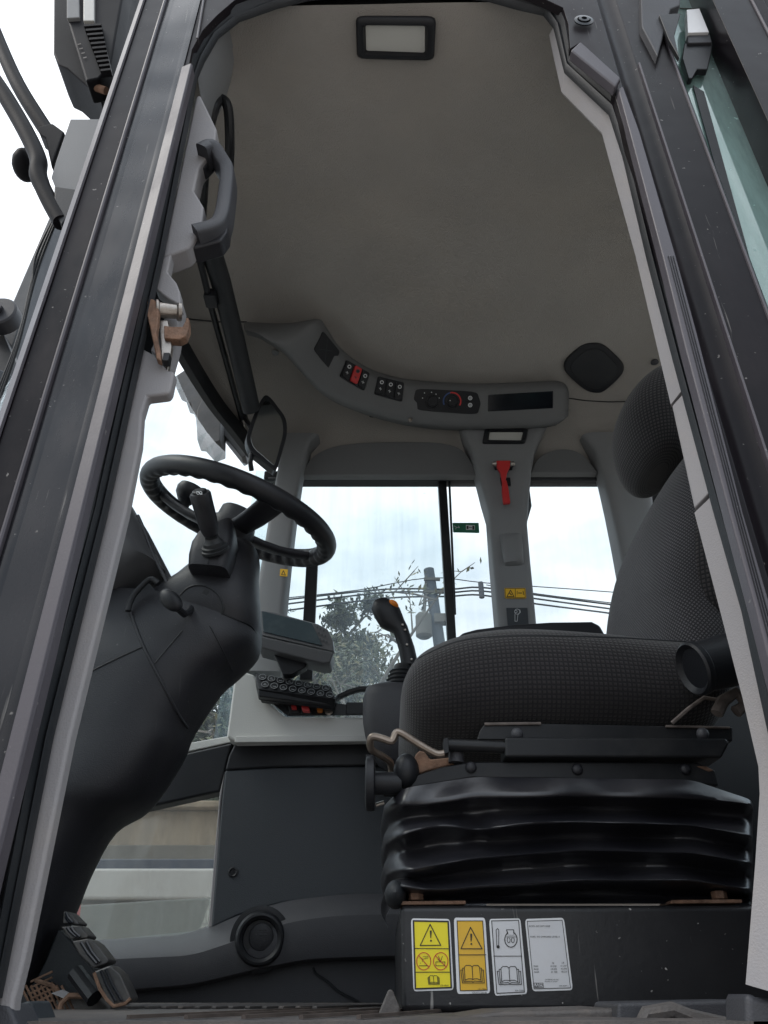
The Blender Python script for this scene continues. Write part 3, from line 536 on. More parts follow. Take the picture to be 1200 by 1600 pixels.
q = [(652, 607), (746, 613), (748, 648), (646, 640)]; f = face_on(st, [(660, 612), (740, 618), (700, 640)])
mb = MB(); f.slab(mb, rnd([(650, 607), (745, 612), (751, 630), (746, 648), (650, 641), (646, 624)], .2), -.004, .004); cpn = mb.build('climate_panel', 'black_plastic', rc, .001)
for cx, cy in ((675, 627), (706, 627)):
    mb = MB(); p0 = f.at(cx, cy, .004); mb.lathe(p0, f.n, [(0, .021), (.003, .020), (.004, .0155), (.012, .0145), (.013, .0135), (.013, .001)], 30); mb.build('dial_knob', 'black_plastic', cpn, 0)
mb = MB(); f.circ(mb, (706, 627), 13.5, 2.2, .0048, a0=160, a1=262); mb.mi = 1; f.circ(mb, (706, 627), 13.5, 2.2, .0049, a0=262, a1=385)
mb.mi = 2; f.disc(mb, (702, 626), .9, .0178)
for x, y in ((663, 614), (670, 620), (674, 613), (681, 616), (686, 622), (660, 622)): f.disc(mb, (x, y), .9, .0048)
mb.build('dial_marks', ['blue', 'red', 'mark_white'], cpn)
for cy in (622, 633):
    mb = MB(); f.slab(mb, rnd([(728, cy-5), (740, cy-4.5), (740, cy+5), (728, cy+4.5)], .2), .004, .007); b_ = mb.build('push_button', 'black_plastic', cpn, .0005)
    mb = MB(); f.disc(mb, (734, cy), 3.4, .0075); mb.mi = 1; f.circ(mb, (734, cy), 1.5, .7, .008); mb.build('button_mark', ['mark_white', 'black_plastic'], cpn)
f = face_on(st, [(770, 618), (858, 616), (815, 640)]); mb = MB(); f.slab(mb, [(763, 617), (864, 611), (864, 638), (762, 643)], -.004, .003); mb.build('dark_display', 'black_gloss', rc, .0015)
mb = MB(); mb.ball(onto(st, 641, 656, .004), (.007, .007, .007)); mb.build('screw_cap', 'steel', rc)
for x, y in ((582, 650), (723, 669), (865, 663)):
    mb = MB(); mb.ball(onto(lt, x, y, .004), (.011, .006, .004), 12); mb.build('clip', 'rubber', rc)
# ceiling speaker
sp = thing('ceiling_speaker', 'rounded diamond shaped dark speaker on the ceiling above the headrest', 'speaker', (.5, 1.75, 1.55))
hp = onto(lt, 928, 572, 0); spf = face_on(lt, [(900, 560), (955, 570), (925, 598)])
oct_ = c2([(928, 533), (945, 538), (968, 560), (974, 572), (968, 586), (945, 607), (930, 611), (912, 605), (888, 584), (881, 572), (886, 558), (908, 538)], 4, True)
mb = MB(); spf.slab(mb, oct_, -.03, .012); mb.build('speaker_rim', 'black_plastic', sp, .005, 3)
ins = [(928+(x-928)*.80, 572+(y-572)*.80) for x, y in oct_]; mb = MB(); spf.slab(mb, ins, .008, .0145); mb.build('speaker_grille', 'rubber', sp, .003)
mb = MB(); p = onto(lt, 430, 551, .002); mb.ball(p, (.012, .012, .004), 14); tag(mb.build('liner_clip', 'trim_grey'), 'small round grey clip in the ceiling lining left of the curved console', 'clip')
mb = MB(); p = onto(lt, 1023, 566, .002); mb.ball(p, (.012, .012, .006), 14); tag(mb.build('liner_clip', 'mid_plastic'), 'small round dark clip in the ceiling lining right of the speaker', 'clip')
# dome lights
def dome(q, label, inner, hb, n, tr=None):
    c = onto(tr or lt, (q[0][0]+q[2][0])/2, (q[0][1]+q[2][1])/2, 0); f = Face(c, n)
    t = thing('dome_light', label, 'interior lamp', c, 'rectangular interior lamps')
    o_ = rnd(q, .12); i_ = rnd(inner, .06); mb = MB()
    rs = [[f.at(x, y, -.01) for x, y in o_], [f.at(x, y, hb*.7) for x, y in o_], [f.at(*lerp2(a, b, .25), hb) for a, b in zip(o_, i_)], [f.at(*lerp2(a, b, .75), hb) for a, b in zip(o_, i_)], [f.at(x, y, hb*.4) for x, y in i_], [f.at(x, y, -.01) for x, y in i_]]
    mb.rings(rs, False, True); mb.build('lamp_bezel', 'black_plastic', t, 0, ang=50)
    mb = MB(); f.slab(mb, i_, -.008, hb*.45); mb.build('lamp_lens', 'lens', t, .001)
dome([(556, 23), (681, 25), (678, 91), (558, 88)], 'rectangular ceiling lamp in black bezel just inside the top of the doorway', [(571, 37), (664, 38), (664, 80), (572, 77)], .014, V((0, 0, -1)))
dome([(757, 672), (825, 672), (820, 694), (753, 694)], 'small rectangular lamp in black bezel above the red hammer on the centre pillar', [(765, 677), (817, 677), (813, 691), (763, 690)], .012, V((0, -1, 0)), cpt)
#================================================================ PILLAR FITTINGS
hm = thing('emergency_hammer', 'red window breaking hammer clipped to the top of the centre pillar', 'hammer', P(790, 790, 1.87))
fh = Face((0, 1.888, 0), (0, -1, 0))
mb = MB(); fh.slab(mb, [(771, 725), (802, 725), (800, 735), (773, 735)], 0, .016); mb.build('holder', 'black_plastic', hm, .002); mb = MB(); fh.slab(mb, [(781, 748), (797, 748), (798, 760), (783, 760)], 0, .008); mb.build('holder', 'black_plastic', hm, .002)
mb = MB(); fh.slab(mb, [(774, 727), (796, 727), (795, 737), (791, 745), (788, 760), (783, 760), (780, 745), (775, 737)], .014, .026); mb.build('hammer_head', 'red', hm, .003, 3)
mb = MB(); fh.slab(mb, [(783, 758), (790, 757), (793, 770), (796, 792), (785, 793), (783, 775)], .012, .024); mb.build('hammer_handle', 'red', hm, .003, 3)
mb = MB(); mb.cyl(fh.at(768, 731, .02), fh.at(774, 731, .02), .006, .008); mb.build('hammer_tip', 'steel', hm); mb = MB(); mb.cyl(fh.at(796, 731, .02), fh.at(803, 731, .02), .008, .005); mb.build('hammer_tip', 'steel', hm)
def sticker(name, label, cat, f, quad, mats, draw, group=None, h=.0012, r=.06):
    mb = MB(); f.slab(mb, rnd(quad, r), 0, h); draw(mb, f, quad, h+.0004); return tag(mb.build(name, mats), label, cat, group)
def d_exit(mb, f, q, h):
    mb.mi = 1; f.flat(mb, [(728, 820.5), (742, 821), (742, 828.5), (728, 828)], h); mb.mi = 2
    f.flat(mb, [(729, 822), (732, 822), (732, 827), (729, 827)], h+.0004); f.line(mb, [(733, 824.5), (737, 824.7)], 1, h+.0004); f.flat(mb, [(738, 822), (741, 822), (741, 828), (738, 828)], h+.0004); mb.mi = 1
    f.line(mb, [(710, 822), (713, 824), (712, 827)], .8, h); f.line(mb, [(713, 824), (718, 825), (716, 822)], .7, h)
sticker('exit_sticker', 'green emergency exit sticker with small white box on the window right of the black bar', 'sticker', Face((0, 1.998, 0), (0, -1, 0)), [(707, 817), (748, 817), (749, 833), (708, 832)], ['green', 'label_grey', 'ink'], d_exit, h=.0008)
def d_warn(mb, f, q, h):
    mb.mi = 1; f.line(mb, [(789, 920), (820, 920), (820.5, 934), (790, 934)], .7, h, True); f.line(mb, [(805, 920), (805, 934)], .8, h)
    f.line(mb, [(792, 932.5), (797.5, 922.5), (803, 932.5)], 1.1, h, True); f.line(mb, [(796, 927), (799, 930)], 1.5, h); f.line(mb, [(810, 927), (815, 927)], 1.2, h); f.line(mb, [(808, 924), (808, 929)], .7, h); f.line(mb, [(817, 924), (818.5, 930)], 1, h)
YPil = 1.8885
sticker('warning_sticker', 'small amber warning sticker on the grey centre pillar above the key symbol label', 'sticker', Face((0, YPil, 0), (0, -1, 0)), [(788, 919), (821, 919), (822, 935), (789, 935)], ['amber', 'ink'], d_warn)
def d_key(mb, f, q, h):
    mb.mi = 1; f.circ(mb, (808, 956), 4, .8, h); f.circ(mb, (806, 956), 2, .7, h, n=10); f.line(mb, [(804.5, 960), (804.5, 971), (808, 971), (809, 961), (813, 957), (812, 953)], .8, h); mb.mi = 2; f.line(mb, [(795, 954), (798, 954), (798, 960), (795, 960)], .8, h, True); f.disc(mb, (820, 967), 2, h, 1.4)
sticker('key_sticker', 'dark square label with white key symbol at the foot of the centre pillar', 'sticker', Face((0, YPil, 0), (0, -1, 0)), [(791, 950), (824, 950), (827, 990), (794, 990)], ['panel_dark', 'mark_white', 'mid_plastic'], d_key, r=.02)
# rear-view mirror
mr = thing('rear_view_mirror', 'black framed rectangular mirror hanging right above the steering wheel', 'mirror', P(430, 738, 1.72))
fm = Face(P(415, 680, 1.72), V((.35, -1, -.1)))
mo = c2([(411, 622), (421, 624), (434, 640), (445, 657), (447, 680), (440, 708), (431, 736), (425, 736), (405, 720), (390, 707), (384, 690), (388, 672), (398, 645)], 3, True)
mb = MB(); fm.slab(mb, mo, -.02, .012); mb.build('mirror_housing', 'black_plastic', mr, .006, 3)
mi = [(416+(x-416)*.80, 680+(y-680)*.86) for x, y in mo]; mb = MB(); fm.slab(mb, mi, .010, .0135); mb.build('mirror_glass', 'mirror', mr, .001)
mb = MB(); mb.tube([fm.at(392, 668, .0), PX(384, 655, -.41), PX(382, 640, -.42)], .007, 10); mb.tube([fm.at(395, 700, 0), P(391, 722, 1.72), P(393, 735, 1.74)], .007); mb.build('mirror_arm', 'black_plastic', mr)
# sun blind across the windscreen top
sb = thing('sun_blind', 'black roller sun blind running along the top of the windscreen', 'sun blind', PX(350, 500, -.40))
mb = MB(); tp = [PX(328, 385, -.405), PX(345, 440, -.40), PX(370, 540, -.385), PX(393, 640, -.37)]; mb.tube(tp, .026, 20, sq=.8); mb.build('blind_roll', 'rubber', sb)
mb = MB(); mb.tube([PX(307, 385, -.43), PX(330, 480, -.43), PX(352, 560, -.43), PX(380, 662, -.42)], .008, 10); mb.build('blind_rail', 'black_frame', sb)
mb = MB(); mb.box(PX(330, 466, -.425), (.03, .04, .03)); mb.build('rail_bracket', 'black_plastic', sb, .004)
mb = MB(); mb.cyl(PX(379, 655, -.419), PX(381, 669, -.418), .008, .006); mb.build('rail_end', 'steel', sb)
mb = MB(); mb.tube(catmull([PX(308, 400, -.42), PX(316, 330, -.40), PX(322, 240, -.36), PX(333, 175, -.335), PX(345, 156, -.325), PX(356, 168, -.31), PX(359, 215, -.31), PX(358, 262, -.32), PX(352, 340, -.34), PX(335, 392, -.38)], 5), .010, 10); mb.build('blind_frame', 'black_frame', sb)
# grab handle on the front pillar
gh = thing('grab_handle', 'dark grey moulded grab handle on the door side front pillar', 'handle', P(335, 370, .76))
hpth = [(318, 246, .745), (334, 241, .75), (349, 262, .76), (357, 280, .765), (354, 320, .765), (348, 352, .76), (336, 366, .755), (308, 374, .75)]
mb = MB(); pts = catmull([P(*q) for q in hpth], 5); pr_ = []
for i, p in enumerate(pts):
    t = (pts[min(i+1, len(pts)-1)]-pts[max(i-1, 0)]).normalized(); u = t.cross(V((0, 1, 0))).normalized(); pr_.append([p+u*q[0]+V((0, 1, 0))*q[1] for q in sell(16, .0115, .022, 6)])
mb.rings(pr_, True, True); mb.build('handle_grip', 'mid_plastic', gh, 0, ang=50)
mb = MB(); mb.plate([(300, 368), (345, 360), (357, 345), (355, 362), (345, 376), (308, 386), (295, 387)], .752, .03); mb.build('handle_mount', 'dark_plastic', gh, .004, 3); mb = MB(); mb.plate([(312, 258), (332, 226), (340, 240), (318, 262)], .752, .025); mb.build('handle_mount', 'dark_plastic', gh, .004, 3)
# door latch striker
ls = thing('door_latch', 'rusty steel door striker bolted to the front pillar below the grab handle', 'latch', P(245, 560, .73))
mb = MB(); mb.plate([(229, 472), (232, 466), (240, 467), (248, 474), (247, 500), (244, 520), (250, 548), (251, 563), (244, 560), (236, 520), (229, 490)], .725, .012); mb.build('latch_plate', 'rust', ls, .002)
mb = MB(); a, b = P(243, 484, .735), P(284, 488, .745); mb.tube([a, lerp(a, b, .1), lerp(a, b, .15), lerp(a, b, .8), lerp(a, b, .85), b], [.014, .014, .0105, .0095, .0125, .0125], 24); mb.build('striker_pin', 'steel', ls, .001, ang=30)
mb = MB(); mb.plateY([(256, 508, .735), (268, 510, .735), (285, 510, .735), (290, 500, .735), (290, 496, .735), (295, 496, .735), (295, 512, .735), (290, 525, .735), (280, 530, .735), (256, 528, .735)], .014); mb.build('latch_hook', 'rust', ls, .0015)
mb = MB(); mb.plateY([(249, 500, .74), (262, 500, .74), (268, 540, .74), (262, 582, .745), (252, 560, .74)], .01); mb.build('latch_tongue', 'steel', ls, .0015)
mb = MB(); mb.box(P(261, 562, .735), (.008, .012, .014)); mb.build('latch_nut', 'black_frame', ls, .001)
#================================================================ STEERING COLUMN
scn = thing('steering_column', 'dark plastic steering column with ribbed steering wheel and indicator stalk', 'steering column', P(60, 1540, 1.35))
mb = MB(); silloft(mb, densify([(110, 938, 398, 968, 1.345, .085), (104, 952, 407, 988, 1.35, .095), (95, 985, 402, 1018, 1.35, .105), (70, 1010, 372, 1048, 1.35, .11), (40, 1050, 347, 1068, 1.35, .115), (20, 1100, 322, 1102, 1.35, .115), (0, 1140, 297, 1142, 1.35, .115), (-20, 1180, 280, 1182, 1.35, .115), (-60, 1220, 228, 1256, 1.35, .12), (-100, 1260, 172, 1292, 1.35, .12), (-130, 1330, 133, 1357, 1.35, .12), (-160, 1420, 104, 1426, 1.35, .12), (-180, 1560, 46, 1550, 1.35, .12)], 4), 48, 3.0)
lowc = mb.build('lower_cover', 'dark_plastic', scn, 0, ang=60)
mb = MB(); silloft(mb, [(345, 850, 398, 858, 1.35, .04), (332, 858, 404, 868, 1.35, .05), (320, 872, 405, 880, 1.34, .055), (303, 890, 403, 900, 1.33, .062), (278, 912, 404, 925, 1.33, .07), (248, 932, 406, 955, 1.33, .08), (225, 955, 408, 985, 1.34, .083), (210, 985, 404, 1006, 1.35, .08)], 32, 3)
upc = mb.build('upper_cover', 'dark_plastic', scn, 0, ang=60); upt = bvh(upc)
# near side cheek panel
_lw = bvh(lowc); rdg = [onto(_lw, x, y, .001, 1.24) for x, y in c2([(205, 955), (208, 968), (225, 1011), (255, 1070), (280, 1118), (293, 1137)], 5)]
mb = MB(); mb.tube(rdg, .0024, 8); mb.build('cheek_edge', 'dark_plastic', scn)
mb = MB(); mb.tube([onto(_lw, x, y, .0004, 1.24) for x, y in c2([(222, 1011), (170, 1035), (110, 1066), (62, 1093), (20, 1116)], 5)], .0014, 6); mb.build('cover_seam', 'rubber', scn)
mb = MB(); mb.tube([P(x, y, 1.235) for x, y in c2([(200, 955), (203, 942), (212, 926), (234, 905), (248, 912)])], .0055, 10); mb.plate([(205, 960), (214, 930), (232, 910), (262, 940), (255, 946), (230, 945), (215, 965)], 1.27, .05); mb.build('cover_notch', 'black_plastic', scn, .002)
# grooves on the covers
def groove(t, pts, r=.0016, nm='cover_seam', off=.0006, Y=1.27):
    mb = MB(); mb.tube([onto(t, x, y, off, Y) for x, y in c2(pts, 4)], r, 6); mb.build(nm, 'rubber', scn)
lwt = bvh(lowc)
groove(upt, [(281, 930), (294, 918), (311, 914), (328, 919), (343, 932), (349, 950), (348, 958), (370, 968), (392, 978), (404, 998)])
groove(upt, [(349, 953), (342, 968), (328, 977)])
groove(lwt, [(328, 978), (345, 1010), (364, 1050)], .0012)
groove(upt, [(300, 965), (285, 985)], .0012); groove(lwt, [(285, 985), (262, 1012), (242, 1036)], .0012)
mb = MB(); q = [onto(upt, x, y, .001) for x, y in ((320, 920), (327, 924), (300, 966), (292, 962))]; mb.prism(q, [p+V((0, .006, 0)) for p in q]); mb.build('tilt_slot', 'rubber', scn)
# stalk housing on the near side
mb = MB(); silloft(mb, [(312, 848, 366, 822, 1.265, .04), (304, 862, 370, 850, 1.262, .046), (300, 880, 366, 880, 1.26, .048), (299, 898, 360, 903, 1.262, .046), (303, 903, 354, 907, 1.27, .038)], 28, 5); shh = mb.build('stalk_housing', 'dark_plastic', scn, 0, ang=50)
groove(bvh(shh), [(328, 862), (325, 880), (324, 902)], .0012)
sa, sb_ = P(334, 851, 1.212), P(313, 773, 1.135); ax = (sb_-sa).normalized(); L_ = (sb_-sa).length
mb = MB(); mb.lathe(sa-ax*.012, ax, [(0, .026), (.005, .026), (.006, .023), (.011, .023), (.012, .019), (.018, .018), (.022, .014), (.026, .012), (.03, .013)], 28); mb.build('stalk_boot', 'rubber', scn, ang=30)
mb = MB(); nst = 30; rs = []
for h, r in [(.02, .013), (.032, .0165), (.05, .018), (.08, .0185), (L_, .019), (L_+.004, .017)]:
    u = ax.orthogonal().normalized(); w_ = ax.cross(u); rs.append([sa+ax*h+(u*cos(2*pi*k/nst)+w_*sin(2*pi*k/nst))*(r-(.0014 if (k % 5 == 0 and .045 < h < L_+.001) else 0)) for k in range(nst)])
mb.rings(rs, True, True); grip = mb.build('indicator_stalk', 'dark_plastic', scn, 0, ang=30)
mb = MB(); mb.lathe(sb_+ax*.004, ax, [(0, .0125), (.004, .0125), (.0055, .010), (.0055, .001)], 24); fb = mb.build('horn_button', 'black_plastic', grip, ang=30)
fs = Face(sb_+ax*.0098, ax); mb = MB(); fs.circ(mb, (309.5, 770.5), 2.1, .7, .0003); fs.circ(mb, (313.5, 770.5), 2.1, .7, .0003); fs.line(mb, [(307, 768), (316, 773)], .6, .0004); mb.build('horn_mark', 'mark_white', grip)
# tilt lever
mb = MB(); mb.ball(P(267, 938, 1.19), (.026, .013, .015), 20, Matrix.Rotation(.75, 3, 'Y')); mb.tube([P(277, 950, 1.20), P(288, 960, 1.22), P(296, 956, 1.24), P(300, 948, 1.27)], .006, 8); mb.build('tilt_lever', 'black_plastic', scn)
# instrument hood
mb = MB(); silloft(mb, [(150, 806, 214, 804, 1.33, .10), (140, 830, 228, 832, 1.33, .12), (120, 870, 250, 874, 1.33, .135), (110, 905, 266, 905, 1.33, .14), (110, 935, 225, 928, 1.33, .13), (110, 950, 205, 945, 1.33, .12)], 32, 2.3); mb.build('instrument_hood', 'monitor_grey', scn, 0, ang=60)
mb = MB(); mb.tube([P(x, y, 1.262) for x, y in c2([(215, 805), (226, 830), (240, 868), (255, 898), (262, 912)])], .0035, 8); mb.plate([(216, 806), (232, 832), (270, 905), (262, 914), (252, 895), (235, 855)], 1.30, .1); mb.build('hood_lip', 'mid_plastic', scn, .003)
# wheel
WC = P(372, 805, 1.36); al = R(20); e2 = V((cos(al), 0, -sin(al))); e1 = V((0, -cos(R(9)), -sin(R(9)))); wn = e2.cross(-e1).normalized(); RW = .198
mb = MB(); rs = []; NT, NS = 240, 18
for i in range(NT):
    a = 2*pi*i/NT; d = e2*cos(a)+e1*sin(a); c_ = WC+d*RW; rr = []
    nr = .5+.5*sin(a*38)
    for k in range(NS):
        b = 2*pi*k/NS; inn = max(0, cos(b-pi*1.18))   # finger ripples on the inner underside
        r = .0205-.0048*inn**1.5*nr
        rr.append(c_+(d*cos(b)+wn*sin(b))*r)
    rs.append(rr)
mb.rings(rs, False, True, True); mb.build('wheel_rim', 'black_plastic', scn, 0, ang=80)
def spoke(ph, w0, w1, drop=.035):
    d = e2*cos(ph)+e1*sin(ph); s_ = wn.cross(d); a = WC+d*.03-wn*drop; b = WC+d*(RW-.006); rs = []
    for t in (0, .25, .5, .75, 1):
        c_ = lerp(a, b, t)-wn*.008*sin(pi*t); ww = lerp(w0, w1, t); rs.append([c_+s_*q[0]+wn*q[1] for q in sell(16, ww, .009, 3)])
    mb = MB(); mb.rings(rs, True, True); mb.build('wheel_spoke', 'dark_plastic', scn, 0, ang=60)
spoke(R(55), .022, .026); spoke(R(188), .02, .014); spoke(R(-38), .022, .02)
mb = MB(); mb.lathe(WC-wn*.085, wn, [(-.01, .036), (.015, .040), (.02, .047), (.05, .050), (.066, .046), (.068, .040), (.092, .038), (.096, .034), (.096, .001)], 32); mb.build('wheel_hub', 'dark_plastic', scn, ang=40)
kd = e2*cos(R(212))+e1*sin(R(212)); kb = WC+kd*(RW-.004)
mb = MB(); mb.lathe(kb, wn, [(.01, .014), (.022, .014), (.03, .020), (.042, .029), (.055, .031), (.066, .027), (.070, .015), (.071, .001)], 24); mb.build('spinner_knob', 'black_plastic', scn, ang=50)
#================================================================ MONITOR + KEYPAD + RIGHT HAND CONTROLS
mo_ = thing('monitor', 'grey display monitor on a bracket beside the front corner pillar', 'monitor', P(460, 1050, 1.72))
ft = [(405, 953, 1.76), (430, 957, 1.76), (497, 975, 1.74), (512, 983, 1.73), (520, 1000, 1.71), (522, 1018, 1.69), (407, 992, 1.71), (402, 985, 1.72)]
mb = MB(); a = [P(*q) for q in ft]; mb.prism(a, [p+V((.0, .05, .012)) for p in a]); mb.build('monitor_body', 'monitor_grey', mo_, .004, 3)
mb = MB(); a = [P(*q) for q in [(406, 993, 1.706), (521, 1019, 1.686), (516, 1035, 1.692), (505, 1037, 1.695), (403, 1011, 1.71)]]; mb.prism(a, [p+V((0, .07, 0)) for p in a]); mb.build('monitor_bezel', 'monitor_grey', mo_, .004, 3)
a, b, c_ = P(405, 953, 1.76), P(520, 1000, 1.71), P(407, 992, 1.71); nrm = (b-a).cross(c_-a).normalized(); nrm = -nrm if nrm.dot(a) > 0 else nrm
fmn = Face((a+b+c_)/3, nrm)
mb = MB(); fmn.slab(mb, rnd([(409, 956), (487, 975), (504, 1010), (411, 988)], .04), 0, .003); mb.build('monitor_screen', 'screen', mo_, .001)
mb = MB()
for i in range(3):
    for j in range(3): fmn.disc(mb, (496+i*5+j*2.4, 982+i*2.5+j*9), 1.5, .0035, 1.9)
mb.build('monitor_buttons', 'panel_dark', mo_)
mb = MB(); mb.plate([(425, 1018), (480, 1033), (478, 1042), (455, 1054), (442, 1054), (432, 1030)], 1.73, .03); mb.build('monitor_bracket', 'black_plastic', mo_, .003); mb = MB(); mb.tube([P(448, 1045, 1.75), P(447, 1062, 1.78)], .012, 8); mb.build('monitor_arm', 'trim_grey', mo_)
kp = thing('keypad', 'black keypad with two rows of round buttons on the light console', 'keypad', P(460, 1095, 1.75))
q = [(399, 1053), (517, 1073), (524, 1093), (404, 1077)]; Yq = [1.78, 1.76, 1.73, 1.75]
a = [P(x, y, Y) for (x, y), Y in zip(q, Yq)]; nrm = (a[1]-a[0]).cross(a[2]-a[0]).normalized(); nrm = -nrm if nrm.dot(a[0]) > 0 else nrm; fk = Face((a[0]+a[1]+a[2]+a[3])/4, nrm)
mb = MB(); fk.slab(mb, rnd(q, .05), -.03, .001); mb.build('keypad_face', 'black_plastic', kp, .003, 3)
mb = MB(); a = [P(x, y, 1.745) for x, y in ((403, 1078), (523, 1094), (521, 1103), (404, 1088))]; mb.prism(a, [p+V((0, .05, 0)) for p in a]); mb.build('keypad_base', 'black_plastic', kp, .003)
for r_ in range(2):
    for i in range(8):
        c_ = lerp2((410, 1060), (509, 1077), i/7) if r_ == 0 else lerp2((414, 1071.5), (515, 1088), i/7)
        mb = MB(); fk.slab(mb, [(c_[0]+5.2*cos(2*pi*k/18), c_[1]+4.0*sin(2*pi*k/18)) for k in range(18)], .001, .004); mb.mi = 1; fk.circ(mb, c_, 5.4, .7, .0045, 4.2, 20)
        fk.line(mb, [(c_[0]-2, c_[1]+.8), (c_[0]+2.5, c_[1]+1.6)], .9, .0047)
        if (i+r_) % 2: fk.line(mb, [(c_[0]-1, c_[1]-1), (c_[0]+1, c_[1]-.4)], .9, .0047)
        mb.build('keypad_button', ['black_plastic', 'mark_grey'], kp)
rk = thing('rocker_switch_row', 'row of red, orange and black switches below the keypad', 'switches', P(480, 1119, 1.77))
frk = Face((0, 1.797, 0), (0, -1, 0))
mb = MB(); frk.slab(mb, [(416, 1092), (530, 1100), (568, 1104), (568, 1118), (449, 1119)], .0, .004); mb.build('switch_base', 'black_plastic', rk, .001)
for x, w_, m_, yy in ((451, 13, 'black_plastic', 1094), (470, 15, 'black_plastic', 1097)):
    mb = MB(); frk.slab(mb, [(x-2, yy), (x+w_, yy+2), (x+w_+5, 1118), (x+2, 1118)], .004, .012); mb.build('switch_body', m_, rk, .003)
mb = MB(); frk.slab(mb, rnd([(471, 1103), (482, 1102), (486, 1117), (474, 1116)], .2), .012, .026); mb.build('red_rocker', 'red', rk, .003)
mb = MB(); frk.slab(mb, rnd([(456, 1105), (464, 1105), (465, 1112), (457, 1112)], .2), .012, .017); mb.build('red_button', 'red', rk, .001)
mb = MB(); frk.slab(mb, rnd([(454, 1097), (462, 1097), (463, 1102), (455, 1102)], .3), .012, .016); mb.build('grey_button', 'trim_grey', rk, .001)
mb = MB(); frk.slab(mb, rnd([(496, 1106), (503, 1103), (506, 1109), (504, 1115), (496, 1115)], .3), .004, .02); mb.build('orange_knob', 'orange', rk, .002)
mb = MB(); mb.lathe(frk.at(514, 1112, .004), (0, -1, 0), [(0, .010), (.004, .010), (.005, .007), (.003, .006), (.003, .001)], 20); mb.build('key_switch', 'steel', rk, ang=30)
mb = MB(); frk.slab(mb, [(541, 1099), (568, 1099), (568, 1118), (541, 1118)], .0, .01); mb.build('socket_box', 'rubber', rk, .002)
mb = MB(); mb.tube([P(*q) for q in ((520, 1098, 1.78), (528, 1090, 1.80), (545, 1082, 1.80), (562, 1077, 1.80), (600, 1076, 1.80), (640, 1077, 1.80))], .009, 10, sq=.8); tag(mb.build('console_grab_bar', 'black_plastic'), 'curved black grab bar between keypad and joystick armrest', 'grab bar')
jp = thing('joystick_console', 'dark grey armrest pod with black joystick standing left of the seat', 'joystick', P(620, 1190, 1.62))
mb = MB(); silloft(mb, [(590, 1074, 700, 1074, 1.66, .045), (572, 1082, 712, 1080, 1.66, .06), (567, 1098, 716, 1100, 1.66, .065), (567, 1130, 720, 1130, 1.66, .065), (572, 1158, 720, 1160, 1.66, .06), (590, 1192, 720, 1192, 1.66, .05), (610, 1205, 720, 1205, 1.66, .03)], 32, 4); mb.build('pod_body', 'mid_plastic', jp, 0, ang=50)
mb = MB(); ba = P(628, 1075, 1.64); bz = P(630, 1040, 1.64); ax = (bz-ba).normalized(); Lb = (bz-ba).length
mb.lathe(ba, ax, [(0, .036)]+[(Lb*.8*k/12, .036-.012*k/12+(.004 if k % 3 == 1 else 0)) for k in range(1, 12)]+[(Lb*.9, .021), (Lb, .019)], 26); mb.build('joystick_boot', 'rubber', jp, ang=40)
mb = MB(); silloft(mb, [(627, 1042, 654, 1040, 1.64, .018), (623, 1015, 648, 1013, 1.64, .018), (615, 988, 637, 980, 1.64, .018), (602, 983, 632, 970, 1.64, .019), (594, 978, 629, 962, 1.64, .022), (586, 965, 625, 952, 1.64, .024), (580, 953, 616, 942, 1.64, .022), (583, 942, 605, 936, 1.64, .016), (590, 937, 598, 935, 1.64, .006)], 24, 2.6); mb.build('joystick_grip', 'black_plastic', jp, 0, ang=60)
mb = MB(); mb.ball(P(615, 944, 1.625), (.014, .012, .008), 14, Matrix.Rotation(.7, 3, 'Y')); mb.build('thumb_button', 'orange', jp)
mb = MB()
for x, y in ((629, 976), (633, 984), (636, 1007), (643, 1030)): mb.ball(P(x, y, 1.619), (.003, .002, .003), 8)
mb.build('grip_screws', 'steel', jp)
mb = MB(); mb.plate([(704, 1040), (709, 1002), (722, 988), (745, 982), (800, 975), (860, 971), (925, 970), (938, 976), (950, 998), (956, 1040)], 1.62, .07); tag(mb.build('armrest', 'dark_plastic', None, .008, 3), 'dark flat armrest behind the seat cushion', 'armrest')
#================================================================ SEAT
seat = thing('driver_seat', 'dark patterned fabric driver seat with headrest on a rubber bellows suspension', 'seat', (.28, 1.35, .0))
def loftX(mb, st, n=48, e=2.6):
    mb.rings([[V((x, 1.35+q[0], zc+q[1])) for q in sell(n, hy, hz, e)] for x, zc, hz, hy in st], True, True, uv=True); return mb
mb = MB(); loftX(mb, densify([(.028, .395, .025, .15), (.034, .396, .05, .19), (.055, .40, .080, .22), (.09, .404, .096, .242), (.14, .41, .106, .252), (.22, .414, .110, .256), (.34, .410, .106, .256), (.44, .404, .100, .254), (.50, .410, .082, .25), (.54, .42, .045, .22)])); mb.build('seat_cushion', 'seat_fab', seat, 0, ang=80)
def loftZ(mb, st, n=48, e=2.8, yc=1.35):
    mb.rings([[V((xc+q[0], yc+q[1], z)) for q in sell(n, hx, hy, e)] for z, xc, hx, hy in st], True, True, uv=True); return mb
mb = MB(); loftZ(mb, densify([(.40, .515, .05, .20), (.45, .512, .065, .225), (.57, .516, .068, .235), (.67, .534, .068, .235), (.77, .57, .068, .23), (.86, .624, .066, .22), (.93, .68, .06, .20), (.98, .715, .05, .175), (1.0, .73, .03, .14)], 4)); mb.build('backrest', 'back_fab', seat, 0, ang=80)
